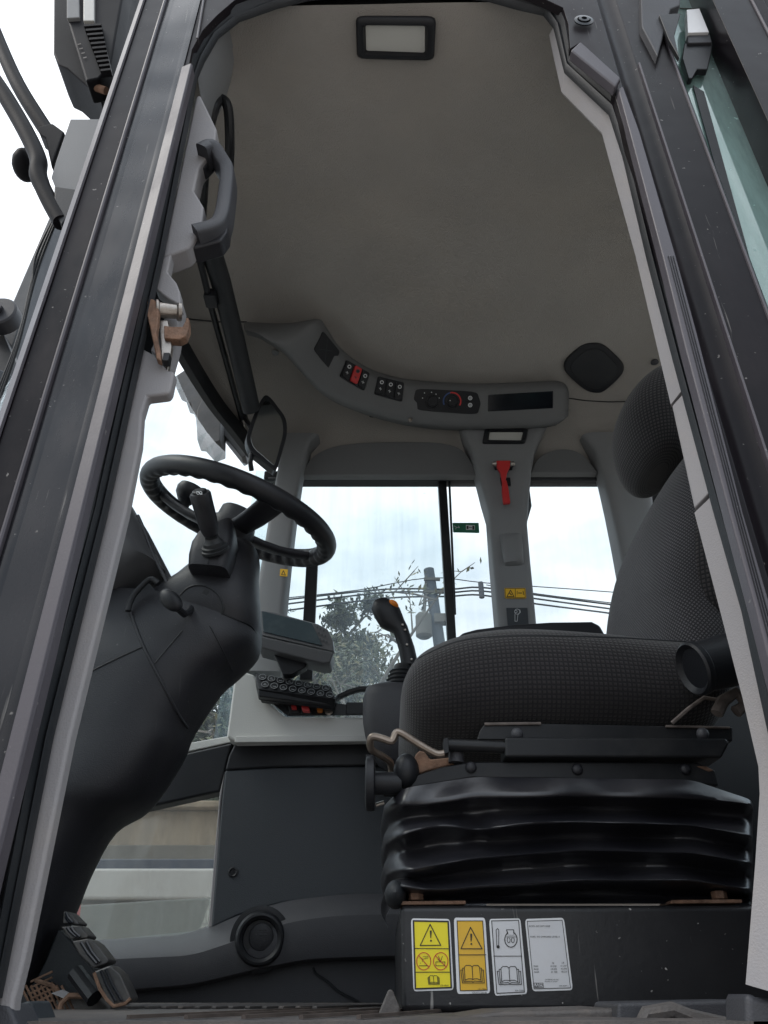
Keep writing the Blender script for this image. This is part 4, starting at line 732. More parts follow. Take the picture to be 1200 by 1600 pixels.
mb = MB(); mb.rings([[V((xc+q[0], yc+q[1], z)) for q in sell(28, hx, hy, 2.4)] for z, xc, hx, hy, yc in densify([(.50, .56, .03, .02, 1.145), (.54, .56, .055, .035, 1.14), (.62, .575, .065, .042, 1.135), (.72, .60, .062, .042, 1.14), (.80, .635, .055, .036, 1.15), (.86, .66, .03, .02, 1.16)], 4)], True, True, uv=True); mb.build('side_bolster', 'bolster_fab', seat, 0, ang=80)
mb = MB(); loftZ(mb, densify([(.93, .580, .015, .05), (.937, .581, .036, .09), (.955, .583, .054, .112), (.985, .587, .070, .125), (1.03, .592, .080, .132), (1.08, .602, .083, .13), (1.13, .618, .073, .12), (1.165, .634, .053, .10), (1.18, .642, .02, .05)], 5), 48, 2.3); mb.build('headrest', 'bolster_fab', seat, 0, ang=80)
# seat-belt end/recliner cylinder
mb = MB(); a, b = P(1080, 1046, 1.04), P(1190, 1018, 1.055); ax = (b-a).normalized()
mb.lathe(a, ax, [(.006, .028), (0, .035), (.003, .038), (.010, .0385), (.013, .036), (.03, .036), (.10, .039), (.14, .04), (.14, .001)], 32); mb.build('recliner_cover', 'black_plastic', seat, ang=30)
mb = MB(); mb.tube([P(*q) for q in ((1050, 1130, 1.11), (1075, 1108, 1.10), (1100, 1090, 1.10), (1130, 1095, 1.10))], .003, 6); mb.build('recliner_cable', 'worn_metal', seat); mb = MB(); mb.tube([P(*q) for q in ((1120, 1115, 1.09), (1130, 1095, 1.09), (1150, 1082, 1.09), (1165, 1100, 1.09), (1150, 1112, 1.09))], .009, 8); mb.build('recliner_hook', 'worn_metal', seat)
ct = bvh(bpy.data.objects['seat_cushion']); pts = []
for k in range(40):
    x = .045+k*.0135; h = ct.ray_cast(V((x, 1.0, .468-.02*math.exp(-((x-.05)/.05)**2))), V((0, 1, 0)))
    if h[0] is not None: pts.append(h[0]-V((0, .0004, 0)))
mb = MB(); mb.tube(pts, .0016, 6); mb.build('seat_piping', 'rubber', seat)
# slide rails
mb = MB(); mb.plate([(750, 1141), (757, 1131), (840, 1130), (1145, 1136), (1145, 1158), (745, 1156)], 1.115, .04); mb.build('seat_pan', 'black_frame', seat, .002)
mb = MB(); mb.tube([P(757, 1131.5, 1.113), P(845, 1130.5, 1.113)], .0022, 6); mb.build('worn_edge', 'worn_metal', seat); mb = MB(); mb.tube([P(1040, 1135, 1.113), P(1140, 1137, 1.113)], .002, 6); mb.build('worn_edge', 'worn_metal', seat)
mb = MB(); mb.tube([P(694, 1164, 1.085), P(792, 1168, 1.085)], .0085, 12); mb.plate([(693, 1154), (700, 1152), (702, 1176), (694, 1178)], 1.075, .02); mb.build('slide_bar', 'black_frame', seat, .001)
mb = MB(); mb.plate([(789, 1151), (1136, 1153), (1140, 1162), (1128, 1184), (789, 1183)], 1.075, .05); mb.build('slide_rail', 'black_frame', seat, .004, 3)
for x in (808, 1098): 
    mb = MB(); mb.ball(P(x, 1147, 1.09), (.009, .008, .009), 12); mb.build('rail_bolt', 'mid_plastic', seat)
for x, y in ((713, 1188), (1017, 1187)):
    mb = MB(); mb.cyl(P(x, y+4, 1.10), P(x, y-12, 1.10), .011); mb.build('rail_spacer', 'mid_plastic', seat)
mb = MB(); mb.plate([(640, 1232), (646, 1212), (690, 1198), (735, 1190), (840, 1189), (1000, 1190), (1090, 1191), (1118, 1203), (1124, 1228), (1100, 1226), (900, 1218), (735, 1216)], 1.092, .03); mb.build('suspension_flange', 'black_frame', seat, .003)
for x, y in ((736, 1199), (902, 1202), (1071, 1202)):
    mb = MB(); mb.ball(P(x, y, 1.091), (.008, .006, .008), 14); mb.build('rivet', 'dark_plastic', seat)
mb = MB(); mb.plate([(648, 1180), (655, 1172), (664, 1174), (672, 1186), (712, 1182), (712, 1194), (648, 1210)], 1.105, .05); mb.build('rusty_bracket', 'rust', seat, .003); mb = MB(); mb.plate([(1086, 1196), (1104, 1196), (1118, 1204), (1108, 1206)], 1.09, .02); mb.build('rusty_bracket', 'rust', seat, .003)
mb = MB(); mb.tube(catmull([P(*q) for q in ((694, 1177, 1.08), (680, 1177, 1.08), (650, 1160, 1.075), (628, 1146, 1.07), (619, 1145, 1.07), (612, 1158, 1.07), (598, 1154, 1.07), (583, 1151, 1.07), (578, 1158, 1.075), (581, 1172, 1.09), (598, 1182, 1.11), (610, 1192, 1.13), (612, 1212, 1.14))], 4), .0052, 10); mb.build('slide_lever', 'bronze_rod', seat)
mb = MB(); a, b = P(571, 1224, 1.10), P(586, 1224, 1.10); mb.lathe(a, (1, 0, 0), [(0, .030), (.0015, .0355), (.012, .036), (.0135, .030), (.0135, .001)], 30); mb.lathe(a+V((.0, 0, 0)), (1, 0, 0), [(.0, .001), (.0, .016), (.04, .015), (.05, .014)], 20); mb.box(P(578, 1191, 1.10), (.011, .02, .016)); mb.build('weight_knob', 'black_plastic', seat, .001, ang=30)
mb = MB(); mb.ball(P(635, 1205, 1.10), (.018, .022, .024), 20); mb.cyl(P(600, 1226, 1.11), P(625, 1226, 1.11), .016); mb.build('knob_housing', 'black_plastic', seat)
mb = MB(); mb.tube([P(587, 1258, 1.12), P(600, 1254, 1.12)], .003, 8); mb.build('knob_pin', 'steel', seat)
# bellows
X_ = [604, 612, 625, 645, 670, 700, 725, 745, 770, 820, 900, 1000, 1080, 1130, 1160, 1176]
def tabl(l): return l
RW_ = [ # (Y, {x: y})
 (1.084, [(604, 1240), (625, 1233), (650, 1228), (740, 1214), (900, 1216), (1080, 1218), (1130, 1235), (1176, 1250)]),
 (1.068, [(604, 1250), (625, 1254), (650, 1257), (740, 1243), (900, 1241), (1080, 1245), (1176, 1256)]),
 (1.085, [(604, 1268), (740, 1252), (900, 1249), (1080, 1253), (1176, 1262)]),
 (1.108, [(604, 1283), (650, 1278), (740, 1268), (900, 1264), (1080, 1268), (1176, 1282)]),
 (1.078, [(604, 1297), (650, 1290), (700, 1283), (745, 1290), (820, 1281), (900, 1278), (1080, 1283), (1176, 1300)]),
 (1.066, [(604, 1304), (625, 1306), (660, 1294), (700, 1290), (745, 1297), (820, 1287), (900, 1284), (1080, 1289), (1176, 1306)]),
 (1.085, [(604, 1314), (650, 1306), (700, 1300), (745, 1305), (900, 1292), (1080, 1297), (1176, 1314)]),
 (1.108, [(604, 1332), (650, 1326), (740, 1316), (900, 1307), (1080, 1311), (1176, 1328)]),
 (1.084, [(604, 1348), (650, 1345), (740, 1334), (900, 1322), (1080, 1326), (1176, 1342)]),
 (1.066, [(604, 1354), (640, 1359), (690, 1350), (740, 1341), (900, 1328), (1080, 1332), (1176, 1348)]),
 (1.084, [(604, 1362), (650, 1368), (740, 1350), (900, 1336), (1080, 1340), (1176, 1356)]),
 (1.106, [(604, 1368), (650, 1374), (740, 1364), (900, 1353), (1080, 1355), (1176, 1370)]),
 (1.082, [(604, 1372), (650, 1382), (700, 1384), (740, 1378), (900, 1369), (1080, 1369), (1176, 1384)]),
 (1.070, [(604, 1377), (650, 1389), (700, 1390), (740, 1385), (900, 1375), (1080, 1375), (1176, 1390)]),
 (1.084, [(604, 1385), (650, 1396), (740, 1392), (900, 1383), (1080, 1383), (1176, 1397)]),
 (1.12, [(604, 1400), (650, 1404), (740, 1402), (900, 1396), (1176, 1404)]),
 (1.10, [(604, 1412), (900, 1412), (1176, 1412)])]
def crow(vals):    # smooth between key rows
    return vals
mb = MB(); cols = []
xg = [604+(1206-604)*k/94 for k in range(95)]
pinch = lambda x, y: math.exp(-((x-745)/26)**2-((y-1292)/24)**2)
front = []
for x in xg:
    key = [V((x, sum(itp(tb, x+d) for d in (-14, -7, 0, 7, 14))/5, Y)) for Y, tb in RW_]
    sm_ = catmull(key, 4); col = []
    for p in sm_:
        px_, py_, Y = p
        lx = max(0, (640-px_)/36); rx_ = max(0, (px_-1160)/40); back = .085*lx**2.2+.05*rx_**2
        wr = .009*sin(px_*.021+py_*.045)*sin(px_*.011-1.0)+.003*sin(px_*.05-py_*.03)*sin(py_*.06+1)+.005*sin(px_*.06+py_*.09)*math.exp(-((px_-660)/70)**2)
        Yf = Y+wr+.032*pinch(px_, py_)+.012*math.exp(-((px_-690)/45)**2-((py_-1318)/26)**2)
        q = P(px_, py_, Yf); q.y += back; q.x += .004*lx*sin(py_*.13)
        col.append(q)
    front.append(col)
side = []
for k in range(1, 9):    # left side running back
    side.append([V((p.x-.012*sin(pi*k/8)*.4+.0, p.y+.045*k, p.z)) for p in front[0]])
mb.rings(side[::-1]+front, False, False); bel = mb.build('bellows', 'bellows', seat, 0, ang=70)
mb = MB(); mb.ball(P(618, 1398, 1.10), (.014, .03, .017), 16); mb.build('bellows_foot', 'rubber', seat)
# pedestal box
mb = MB(); zt_ = P(700, 1414, 1.08).z; x0 = P(625, 1450, 1.08).x; mb.box(((x0+.62)/2, 1.33, (zt_+ZF)/2), (.62-x0, .50, zt_-ZF)); pb = mb.build('seat_pedestal', 'seat_box', seat, .008, 4)
for (x0_, x1_, bx, y0) in ((629, 728, 650, 1408), (1050, 1160, 1125, 1406)):
    mb = MB(); mb.plate([(x0_, y0), (x1_, y0-1), (x1_, y0+5), (x0_-3, y0+6)], 1.085, .05); mb.build('mounting_strip', 'rust', seat, .001)
    mb = MB(); c_ = P(bx, y0-1, 1.10); mb.lathe(c_, (0, 0, 1), [(0, .010), (.009, .010), (.0095, .006), (.0095, .001)], 6); mb.build('mounting_bolt', 'rust', seat, .001, ang=20)
FB = Face((0, 1.08, 0), (0, -1, 0))
def tri(mb, f, a, b, c_, w_, h): f.line(mb, [a, b, c_], w_, h, True)
def book(mb, f, cx, cy, s_, w_, h, sk=.06):
    T = lambda x, y: (cx+(x+y*sk)*s_, cy+y*s_)
    f.line(mb, [T(-17, 16), T(-17, -12), T(-13, -16), T(-4, -16), T(0, -13), T(4, -16), T(13, -16), T(16, -12), T(17, 16)], w_, h)
    f.line(mb, [T(0, -13), T(0, 15)], w_, h+.0001); f.line(mb, [T(-17, 16), T(-10, 13), T(-3, 13), T(0, 15), T(3, 13), T(10, 13), T(17, 16)], w_, h+.0002)
    f.line(mb, [T(-18, -10), T(-21, -10), T(-20, 19), T(-4, 18), T(0, 20), T(4, 18), T(20, 19), T(20, -10), T(17, -10)], w_, h+.0003); f.line(mb, [T(-22, -6), T(-25, -6), T(-23, 22), T(24, 22), T(24, -6), T(21, -6)], w_, h+.0004)
def excl(mb, f, cx, cy, s_, h): f.flat(mb, [(cx-1.6*s_, cy-9*s_), (cx+1.6*s_, cy-9*s_), (cx+.7*s_, cy+3*s_), (cx-.7*s_, cy+3*s_)], h); f.disc(mb, (cx+.3, cy+7*s_), 1.5*s_, h, n=12)
def lab(name, quad, inq, face_m, label, draw, w_=1.2):
    mb = MB(); FB.slab(mb, rnd(quad, .07), 0, .0008); mb.mi = 1; FB.flat(mb, inq, .0012); mb.mi = 2; FB.line(mb, inq, w_, .0016, True); draw(mb, FB, .0018)
    o = mb.build(name, ['label_white', face_m, 'ink', 'red'], seat); o['label'] = label; return o
def s1(mb, f, h):
    f.line(mb, [(648, 1482), (702, 1482.5)], 1.2, h); f.line(mb, [(649, 1519), (704, 1519)], 1.2, h)
    tri(mb, f, (672, 1444.5), (688.5, 1477), (656.5, 1477.5), 1.5, h); excl(mb, f, 673, 1463, 1, h)
    f.line(mb, [(668, 1497), (660, 1499), (659, 1497)], .8, h); f.line(mb, [(669, 1495), (661, 1495)], .8, h); f.line(mb, [(655, 1509), (669, 1509)], 1, h); f.disc(mb, (657, 1505), .6, h); f.disc(mb, (660, 1502), .6, h)
    f.line(mb, [(681, 1503), (695, 1503), (695, 1509), (681, 1509)], .9, h, True); f.line(mb, [(685, 1494), (688, 1503), (691, 1494)], .9, h+.0001); f.line(mb, [(684, 1499), (688, 1503)], .8, h+.0001); book(mb, f, 677.5, 1530, .36, .8, h); f.text(mb, '170-6844', 687, 1541, 3.6, h)
    mb.mi = 3; f.circ(mb, (662, 1502), 11, 1.2, h+.0004, 13.5); f.line(mb, [(654, 1493), (670, 1511)], 1.2, h+.0003); f.circ(mb, (688.5, 1502), 11.3, 1.2, h+.0004, 13.5); f.line(mb, [(680, 1493), (697, 1511)], 1.2, h+.0003)
lab('warning_label', [(642, 1435), (703, 1436), (709, 1547), (646, 1549)], [(646, 1439), (700, 1440), (705, 1543), (649, 1545)], 'yellow', 'bright yellow label with warning triangle and two red prohibition rings', s1, 2.4)
def s2(mb, f, h):
    f.line(mb, [(717, 1492), (759, 1492)], 1.3, h); tri(mb, f, (735, 1449), (753, 1482.5), (720, 1482.5), 1.4, h); excl(mb, f, 736, 1468, 1, h); book(mb, f, 738, 1520, .72, 1.1, h); f.text(mb, '141-7500', 746, 1546.5, 3.4, h); f.text(mb, 'VER02711265-08', 737, 1552, 3.3, h)
lab('warning_label', [(709, 1434), (758, 1434), (766, 1552), (714, 1553)], [(714, 1439), (754, 1439), (761, 1547), (719, 1548)], 'amber', 'amber label with warning triangle above an open book', s2)
def s3(mb, f, h):
    f.line(mb, [(771, 1494), (815, 1494)], 1.1, h); f.line(mb, [(776, 1478), (775, 1453), (777, 1451), (779, 1453), (779, 1478)], 1, h); f.disc(mb, (778, 1479.5), 2.6, h)
    f.circ(mb, (798, 1468), 9.6, 1.4, h, 12); mb.mi = 1; f.flat(mb, [(793, 1454), (801, 1454), (802, 1461), (794, 1461)], h+.0003); mb.mi = 2; f.line(mb, [(793, 1459), (791, 1453), (802, 1453), (803, 1459)], 1.2, h+.0004)
    f.circ(mb, (794.5, 1469), 2.2, .9, h, 4, a0=-60, a1=250); f.circ(mb, (801, 1469), 2.2, .9, h+.0001, 4, a0=-60, a1=250); f.line(mb, [(791, 1464), (805, 1464)], .8, h+.0002)
    book(mb, f, 795.5, 1522, .74, 1.1, h); f.text(mb, '309-7589', 804, 1549, 3.6, h)
lab('instruction_label', [(764, 1436), (813, 1435), (824, 1553), (773, 1556)], [(768, 1439), (810, 1438), (819, 1550), (776, 1552)], 'label_grey', 'light grey label with thermometer and engine symbol above an open book', s3)
def s4(mb, f, h):
    sk = (.10, -1)
    f.text(mb, 'ROPS: ISO 3471:2008', 826, 1448.5, 3.7, h, up=sk); f.text(mb, 'FOPS: ISO 3449:2005 LEVEL II', 828, 1465, 3.7, h, up=sk)
    f.text(mb, 'kg', 862, 1505.5, 3.6, h, up=sk); f.text(mb, 'LB', 877, 1505.5, 3.6, h, up=sk)
    for i, (a, b, c_) in enumerate((('950K', '18 500', '41,247'), ('962K', '19 000', '41,894'), ('966K', '23 700', '48,235'))):
        f.text(mb, a, 833+i*.6, 1511+i*4.5, 3.6, h, up=sk); f.text(mb, b, 859+i*.6, 1511+i*4.5, 3.6, h, up=sk); f.text(mb, c_, 875+i*.6, 1510.5+i*4.5, 3.6, h, up=sk)
    f.text(mb, 'CATERPILLAR INC.', 851, 1531.5, 2.7, h, up=sk); f.text(mb, 'PEORIA, IL 61629', 850.5, 1534.5, 2.7, h, up=sk); f.text(mb, '309-8097 1', 873, 1541.5, 3.2, h, up=sk)
    f.line(mb, [(834, 1536), (848, 1536), (849, 1543), (835, 1543)], .7, h, True); f.line(mb, [(841, 1536), (841.5, 1543)], .7, h+.0001); f.line(mb, [(836, 1542), (838, 1537), (840, 1542)], .8, h+.0002, True); f.line(mb, [(843, 1538), (847, 1538), (847, 1541), (843, 1541)], .7, h+.0002, True)
lab('weight_label', [(820, 1436), (881, 1434), (895, 1547), (832, 1549)], [(823.5, 1439.5), (878, 1438), (891, 1543.5), (834, 1545)], 'label_grey', 'light grey label with small printed lines of weights', s4, .9)
#================================================================ FOOT PEDAL
pd = thing('foot_pedal', 'worn black rubber foot pedal with rusty edges beside the column foot', 'pedal', P(150, 1585, 1.25))
segs = [[(99, 1424), (106, 1424), (123, 1441), (122, 1445), (98, 1443)], [(95, 1448), (124, 1446), (138, 1462), (136, 1466), (110, 1468)], [(112, 1471), (137, 1466), (150, 1474), (170, 1500), (168, 1505), (146, 1513), (124, 1492)], [(146, 1518), (172, 1508), (188, 1522), (200, 1548), (205, 1560), (200, 1566), (176, 1572), (165, 1560)]]
for i, sg in enumerate(segs):
    mb = MB(); Y0 = 1.27-.012*i; mb.plate(sg, Y0, .04); mb.build('pedal_pad', 'pedal_rubber', pd, .005, 3)
    mb = MB(); cx = sum(p[0] for p in sg)/len(sg)
    for t in (.3, .6):
        if i == 2: pa, pb_ = ((118+14*t*2, 1473-2*t), (146+16*t, 1508-8*t))
        elif i == 3: pa, pb_ = ((150+18*t*1.4, 1518-6*t), (172+30*t, 1566-4*t))
        elif i == 1: pa, pb_ = ((98+22*t, 1449), (113+20*t, 1464))
        else: pa, pb_ = ((100+5*t, 1426), (104+16*t, 1442))
        mb.tube([P(pa[0], pa[1], Y0-.002), P((pa[0]+pb_[0])/2-2, (pa[1]+pb_[1])/2, Y0-.002), P(pb_[0], pb_[1], Y0-.002)], .0022, 6)
    mb.build('pad_rib', 'black_gloss', pd)
mb = MB(); mb.plate([(90, 1450), (112, 1470), (146, 1517), (166, 1562), (178, 1574), (60, 1594), (40, 1560), (70, 1500)], 1.32, .1); mb.build('pedal_frame', 'rubber', pd, .004)
mb = MB(); mb.tube([P(x, y, 1.235) for x, y in ((147, 1520), (156, 1545), (168, 1563), (178, 1572), (196, 1568), (204, 1560))], .0025, 6); mb.build('rusty_edge', 'rust', pd); mb = MB(); mb.tube([P(x, y, 1.3) for x, y in ((56, 1532), (82, 1540), (98, 1556), (90, 1580))], .003, 6); mb.build('rusty_edge', 'rust', pd); mb = MB(); mb.tube([P(x, y, 1.3) for x, y in ((78, 1594), (150, 1590))], .004, 6); mb.build('rusty_edge', 'rust', pd)
mb = MB()
for i in range(-2, 7):
    mb.tube([P(48+i*8, 1540, 1.3), P(72+i*8, 1588, 1.3)], .0016, 5); mb.tube([P(82, 1536+i*9, 1.3), P(48, 1552+i*9, 1.3)], .0016, 5)
o = mb.build('pedal_tread', 'rust', pd)
mb = MB(); mb.plate([(42, 1545), (60, 1528), (84, 1536), (90, 1590), (60, 1594)], 1.31, .03); mb.build('tread_backing', 'rubber', pd, .003)
mb = MB(); mb.plate([(84, 1560), (112, 1556), (146, 1552), (166, 1572), (176, 1590), (84, 1594)], 1.30, .05); mb.build('pedal_base', 'skid', pd, .006)
mb = MB(); mb.tube([P(x, y, 1.29) for x, y in ((92, 1590), (96, 1568), (108, 1556), (128, 1556), (140, 1560))], .004, 8); mb.build('return_spring', 'rust', pd)
mb = MB(); mb.tube([P(118, 1520, 1.29), P(148, 1560, 1.27)], .012, 10); mb.build('pedal_lever', 'black_plastic', pd)
mb = MB(); mb.plate([(80, 1552), (98, 1546), (112, 1554), (104, 1562)], 1.29, .004); mb.build('paper_scrap', 'trim_light', pd)
#================================================================ OUTSIDE FITTINGS ON THE MACHINE
wl = thing('roof_work_lamp', 'dark ribbed work lamp hanging outside at the upper left of the cab', 'work lamp', P(150, 150, .86))
mb = MB(); mb.plate([(84, -80), (83, 82), (91, 100), (104, 106), (156, 152), (164, 142), (215, -80)], .90, .10); mb.build('lamp_bracket', 'arm_black', wl, .004)
mb = MB(); mb.plate([(104, -80), (104, 26), (134, 126), (154, 122), (172, 105), (205, -80)], .86, .05); mb.build('lamp_body', 'arm_black', wl, .005, 3)
mb = MB(); mb.plate([(104, -60), (104, 28), (124, 27), (122, -60)], .852, .01); mb.build('lamp_side', 'trim_grey', wl, .002); mb = MB(); mb.plate([(130, -60), (130, 32), (147, 32), (147, -60)], .852, .01); mb.build('lamp_glass', 'lens', wl, .002)
for k in range(11):
    mb = MB(); mb.plate([(131+k*2.6, 38+k*7), (158+k*1.5, 36+k*7), (158+k*1.5, 39+k*7), (131+k*2.6, 41+k*7)], .848, .014); mb.build('cooling_fin', 'arm_black', wl)
mb = MB(); f = Face((0, .859, 0), (0, -1, 0)); 
for i in range(4): f.line(mb, [(122+i*3, 70+i*7), (126+i*3, 69+i*7)], 1.6, .001)
mb.build('lamp_lettering', 'skid', wl)
mb = MB(); mb.tube([P(142, 134, .88), P(166, 142, .88)], .008, 10); mb.build('lamp_bolt', 'rust', wl)
gr = thing('mirror_arm_bracket', 'grey bracket plate with two dark tubular arms on the outside of the front pillar', 'bracket', P(100, 300, .82))
mb = MB(); mb.plate([(110, 186), (162, 186), (125, 297), (88, 297), (80, 277), (88, 250)], .80, .012); mb.build('bracket_plate', 'trim_grey', gr, .001)
mb = MB(); mb.plate([(84, 290), (125, 296), (112, 330), (96, 352), (84, 330)], .79, .05); mb.build('bracket_foot', 'black_frame', gr, .003)
mb = MB(); mb.tube(catmull([P(x, y, .86) for x, y in ((-40, -30), (0, 70), (28, 132), (60, 185), (80, 215))], 4), .0145, 14); mb.build('tubular_arm', 'arm_black', gr)
mb = MB(); mb.tube(catmull([P(x, y, .80) for x, y in ((-30, 95), (0, 138), (20, 170), (45, 215), (60, 250), (60, 275), (75, 310), (96, 348))], 4), [.0145]*22+[.0135]*7, 14); mb.build('tubular_arm', 'arm_black', gr)
mb = MB(); mb.plate([(58, 198), (82, 192), (100, 205), (80, 260), (70, 215), (62, 210)], .82, .03); mb.ball(P(40, 258, .86), (.022, .03, .03), 16); mb.build('pivot_block', 'arm_black', gr, .003)
hs = thing('cable_bundle', 'thin black hoses running down the outside of the front pillar', 'hose', P(20, 620, .9))
for k in range(3):
    mb = MB(); mb.tube(catmull([P(88-3*k, 345, .84+.01*k), P(66-5*k, 400, .86), P(52-2*k+random.uniform(-4, 4), 450, .87), P(28-2*k, 540, .88), P(-6-4*k, 640, .90), P(-60, 800, .92)], 5), .0022, 7); mb.build('hose', 'rubber', hs)
ln = thing('lift_arm_link', 'dark steel loader linkage with pivot plate at the left edge', 'linkage', P(0, 520, 2.2))
mb = MB(); mb.plate([(76, 340), (90, 343), (58, 430), (34, 500), (2, 600), (-40, 700), (-70, 700), (20, 470)], 2.3, .12); mb.build('link_bar', 'panel_dark', ln, .008)
mb = MB(); c_ = P(2, 495, 2.2); mb.lathe(c_+V((0, .03, 0)), (0, -1, 0), [(0, .074), (.06, .074), (.066, .066), (.066, .024), (.085, .022), (.085, .001)], 28); mb.build('pivot_plate', 'dark_plastic', ln, .001, ang=30)
mb = MB(); mb.plate([(-40, 540), (6, 520), (22, 560), (-10, 640), (-60, 660)], 2.25, .1); mb.build('link_arm', 'black_frame', ln, .008)
mb = MB(); q = P(-5, 600, 2.3); mb.tube([q, V((-1.7, 2.3, -.3)), V((-2.1, 2.3, -1.0))], .11, 12); mb.box((-2.1, 2.3, -1.45), (.9, .7, 1.0)); mb.build('link_mount', 'panel_dark', ln, .01)
wp = thing('roof_lamp_housing', 'weathered grey lamp housing seen through the windscreen above the steering wheel', 'work lamp', P(335, 690, 2.15))
mb = MB(); mb.plate([(270, 590), (292, 575), (325, 600), (330, 640), (326, 690), (308, 688), (306, 650), (298, 630), (291, 628), (287, 612), (278, 608)], 1.95, .06); mb.build('housing_shell', 'lamp_dirty', wp, .004)
mb = MB(); mb.plate([(322, 610), (345, 640), (344, 688), (328, 694), (308, 672), (308, 640)], 1.93, .10); mb.build('lamp_box', 'lamp_dirty', wp, .003); mb = MB(); mb.plate([(344, 640), (385, 690), (384, 712), (378, 715), (350, 680), (344, 668)], 2.0, .05); mb.build('lamp_arm', 'lamp_dirty', wp, .003)
rl = thing('rear_work_lamp', 'work lamp with pale face at the upper right above the tinted glass', 'work lamp', P(1100, 120, .72))
mb = MB(); mb.plate([(1073, 15), (1093, 13), (1108, 50), (1075, 51)], .715, .015); mb.build('lamp_face', 'label_white', rl, .001)
mb = MB(); mb.plate([(1074, 51), (1109, 51), (1113, 66), (1075, 67)], .72, .015); mb.build('lamp_hood', 'mid_plastic', rl, .002)
mb = MB(); mb.plate([(1070, 67), (1114, 67), (1112, 82), (1106, 108), (1090, 108), (1082, 122), (1076, 122), (1066, 90)], .725, .012); mb.build('lamp_body', 'black_plastic', rl, .002)
#================================================================ OUTSIDE WORLD
def struct(mb, name, m):
    o = mb.build(name, m); o['kind'] = 'structure'; return o
M['ground'] = mat('ground', (.34, .31, .28), .9, var=.2, vs=.6, bump=.5, bs=20, dust=.4, ds=2)
M['asphalt'] = mat('asphalt', (.06, .06, .06), .9, var=.15, vs=1, bump=.5, bs=40)
M['wall'] = mat('wall', (.30, .24, .175), .9, var=.3, vs=2.5, bump=.5, bs=30, dust=.95, dustc=(.09, .07, .055), ds=2.2, stretch=(1, 1, .3))
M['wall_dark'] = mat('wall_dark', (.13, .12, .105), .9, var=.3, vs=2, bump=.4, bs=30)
M['concrete_pale'] = mat('concrete_pale', (.42, .415, .40), .85, var=.1, vs=2, bump=.3, bs=40, dust=.3)
M['navy'] = mat('navy', (.015, .025, .05), .5, var=.2, bump=.1)
M['fender'] = mat('fender', (.085, .092, .082), .6, var=.2, vs=6, bump=.2, dust=.4, dustc=(.17, .165, .14), ds=10)
M['bark'] = mat('bark', (.16, .14, .12), .9, var=.3, vs=8, bump=.6, bs=60)
M['pole'] = mat('pole', (.07, .08, .095), .85, var=.2, vs=3, bump=.3, bs=60)
def leafmat(n, c):
    m = bpy.data.materials.new(n); m.use_nodes = True; nt = m.node_tree; b = nt.nodes['Principled BSDF']; b.inputs['Roughness'].default_value = .6
    at = N(nt, 'ShaderNodeObjectInfo'); ge = N(nt, 'ShaderNodeNewGeometry'); cr = N(nt, 'ShaderNodeValToRGB')
    cr.color_ramp.elements[0].color = (*[x*.5 for x in c], 1); cr.color_ramp.elements[1].color = (c[0]*1.9, c[1]*1.6, c[2]*1.3, 1); nt.links.new(ge.outputs['Random Per Island'], cr.inputs[0]); nt.links.new(cr.outputs[0], b.inputs['Base Color']); M[n] = m
leafmat('leaf_dark', (.035, .055, .03)); leafmat('leaf_mid', (.06, .075, .035)); leafmat('leaf_pale', (.11, .11, .06))
G0 = -1.95
mb = MB(); mb.box((0, 0, G0-.5), (3000, 3000, 1)); struct(mb, 'ground', 'ground')
mb = MB(); mb.box((0, 12.0, G0+.004), (300, 3.0, .008)); struct(mb, 'road', 'asphalt')
zt = P(250, 1266, 9.4).z; zb = P(250, 1322, 9.4).z
bw = thing('boundary_wall', 'brown stained concrete boundary wall behind the machine', 'wall', (-3, 9.4, G0))
mb = MB(); mb.box((0, 9.55, (G0+zt)/2), (60, .3, zt-G0)); mb.build('wall_face', 'wall', bw, .02); mb = MB(); mb.box((0, 9.5, zt+.04), (60, .5, .08)); mb.build('coping', 'wall', bw, .02)
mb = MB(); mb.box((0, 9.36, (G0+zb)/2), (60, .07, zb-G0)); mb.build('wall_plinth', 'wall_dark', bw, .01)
for k in range(9): mb = MB(); mb.box((-12+k*2.9, 9.33, (G0+zt)/2), (.3, .16, zt-G0)) if k in (0, 1, 8) else mb.box((-12+k*2.9, 9.37, (G0+zb)/2), (.04, .08, zb-G0)); mb.build('wall_post', 'wall', bw)
tr_ = thing('parked_trailer', 'long pale flatbed side with navy band seen through the lower window', 'trailer', (-2, 5.4, G0))
z1, z2, z3 = P(250, 1341, 5.3).z, P(250, 1360, 5.3).z, P(250, 1408, 5.3).z
mb = MB(); mb.box((-1, 5.45, (z1+z2)/2), (9, .25, z1-z2)); mb.build('navy_band', 'navy', tr_, .01); mb = MB(); mb.box((-1, 5.40, (z2+z3)/2), (9, .4, z2-z3)); mb.build('side_board', 'concrete_pale', tr_, .02)
mb = MB(); mb.box((-1, 5.35, (z3-.35)), (8.6, .3, .6)); mb.build('chassis', 'wall_dark', tr_, .02)
for x in (-4, -3, 2.2): mb = MB(); mb.lathe((x, 5.2, G0+.5), (0, 1, 0), [(0, .3), (0, .5), (.3, .5), (.3, .3)], 24); mb.build('wheel', 'rubber', tr_, ang=30)
mb = MB(); mb.plateY([(80, 1417, 2.5), (250, 1406, 2.5), (380, 1400, 2.5), (380, 1560, 2.3), (80, 1560, 2.3)], .05); tag(mb.build('machine_fender', 'fender', None, .01), 'dusty grey green fender outside the lower window', 'fender')
mb = MB(); mb.plate([(111, 1410), (122, 1409), (120, 1431), (108, 1430)], 2.4, .03); tag(mb.build('side_marker', 'red', None, .004), 'small red side marker outside the lower window beside the pedal', 'marker')
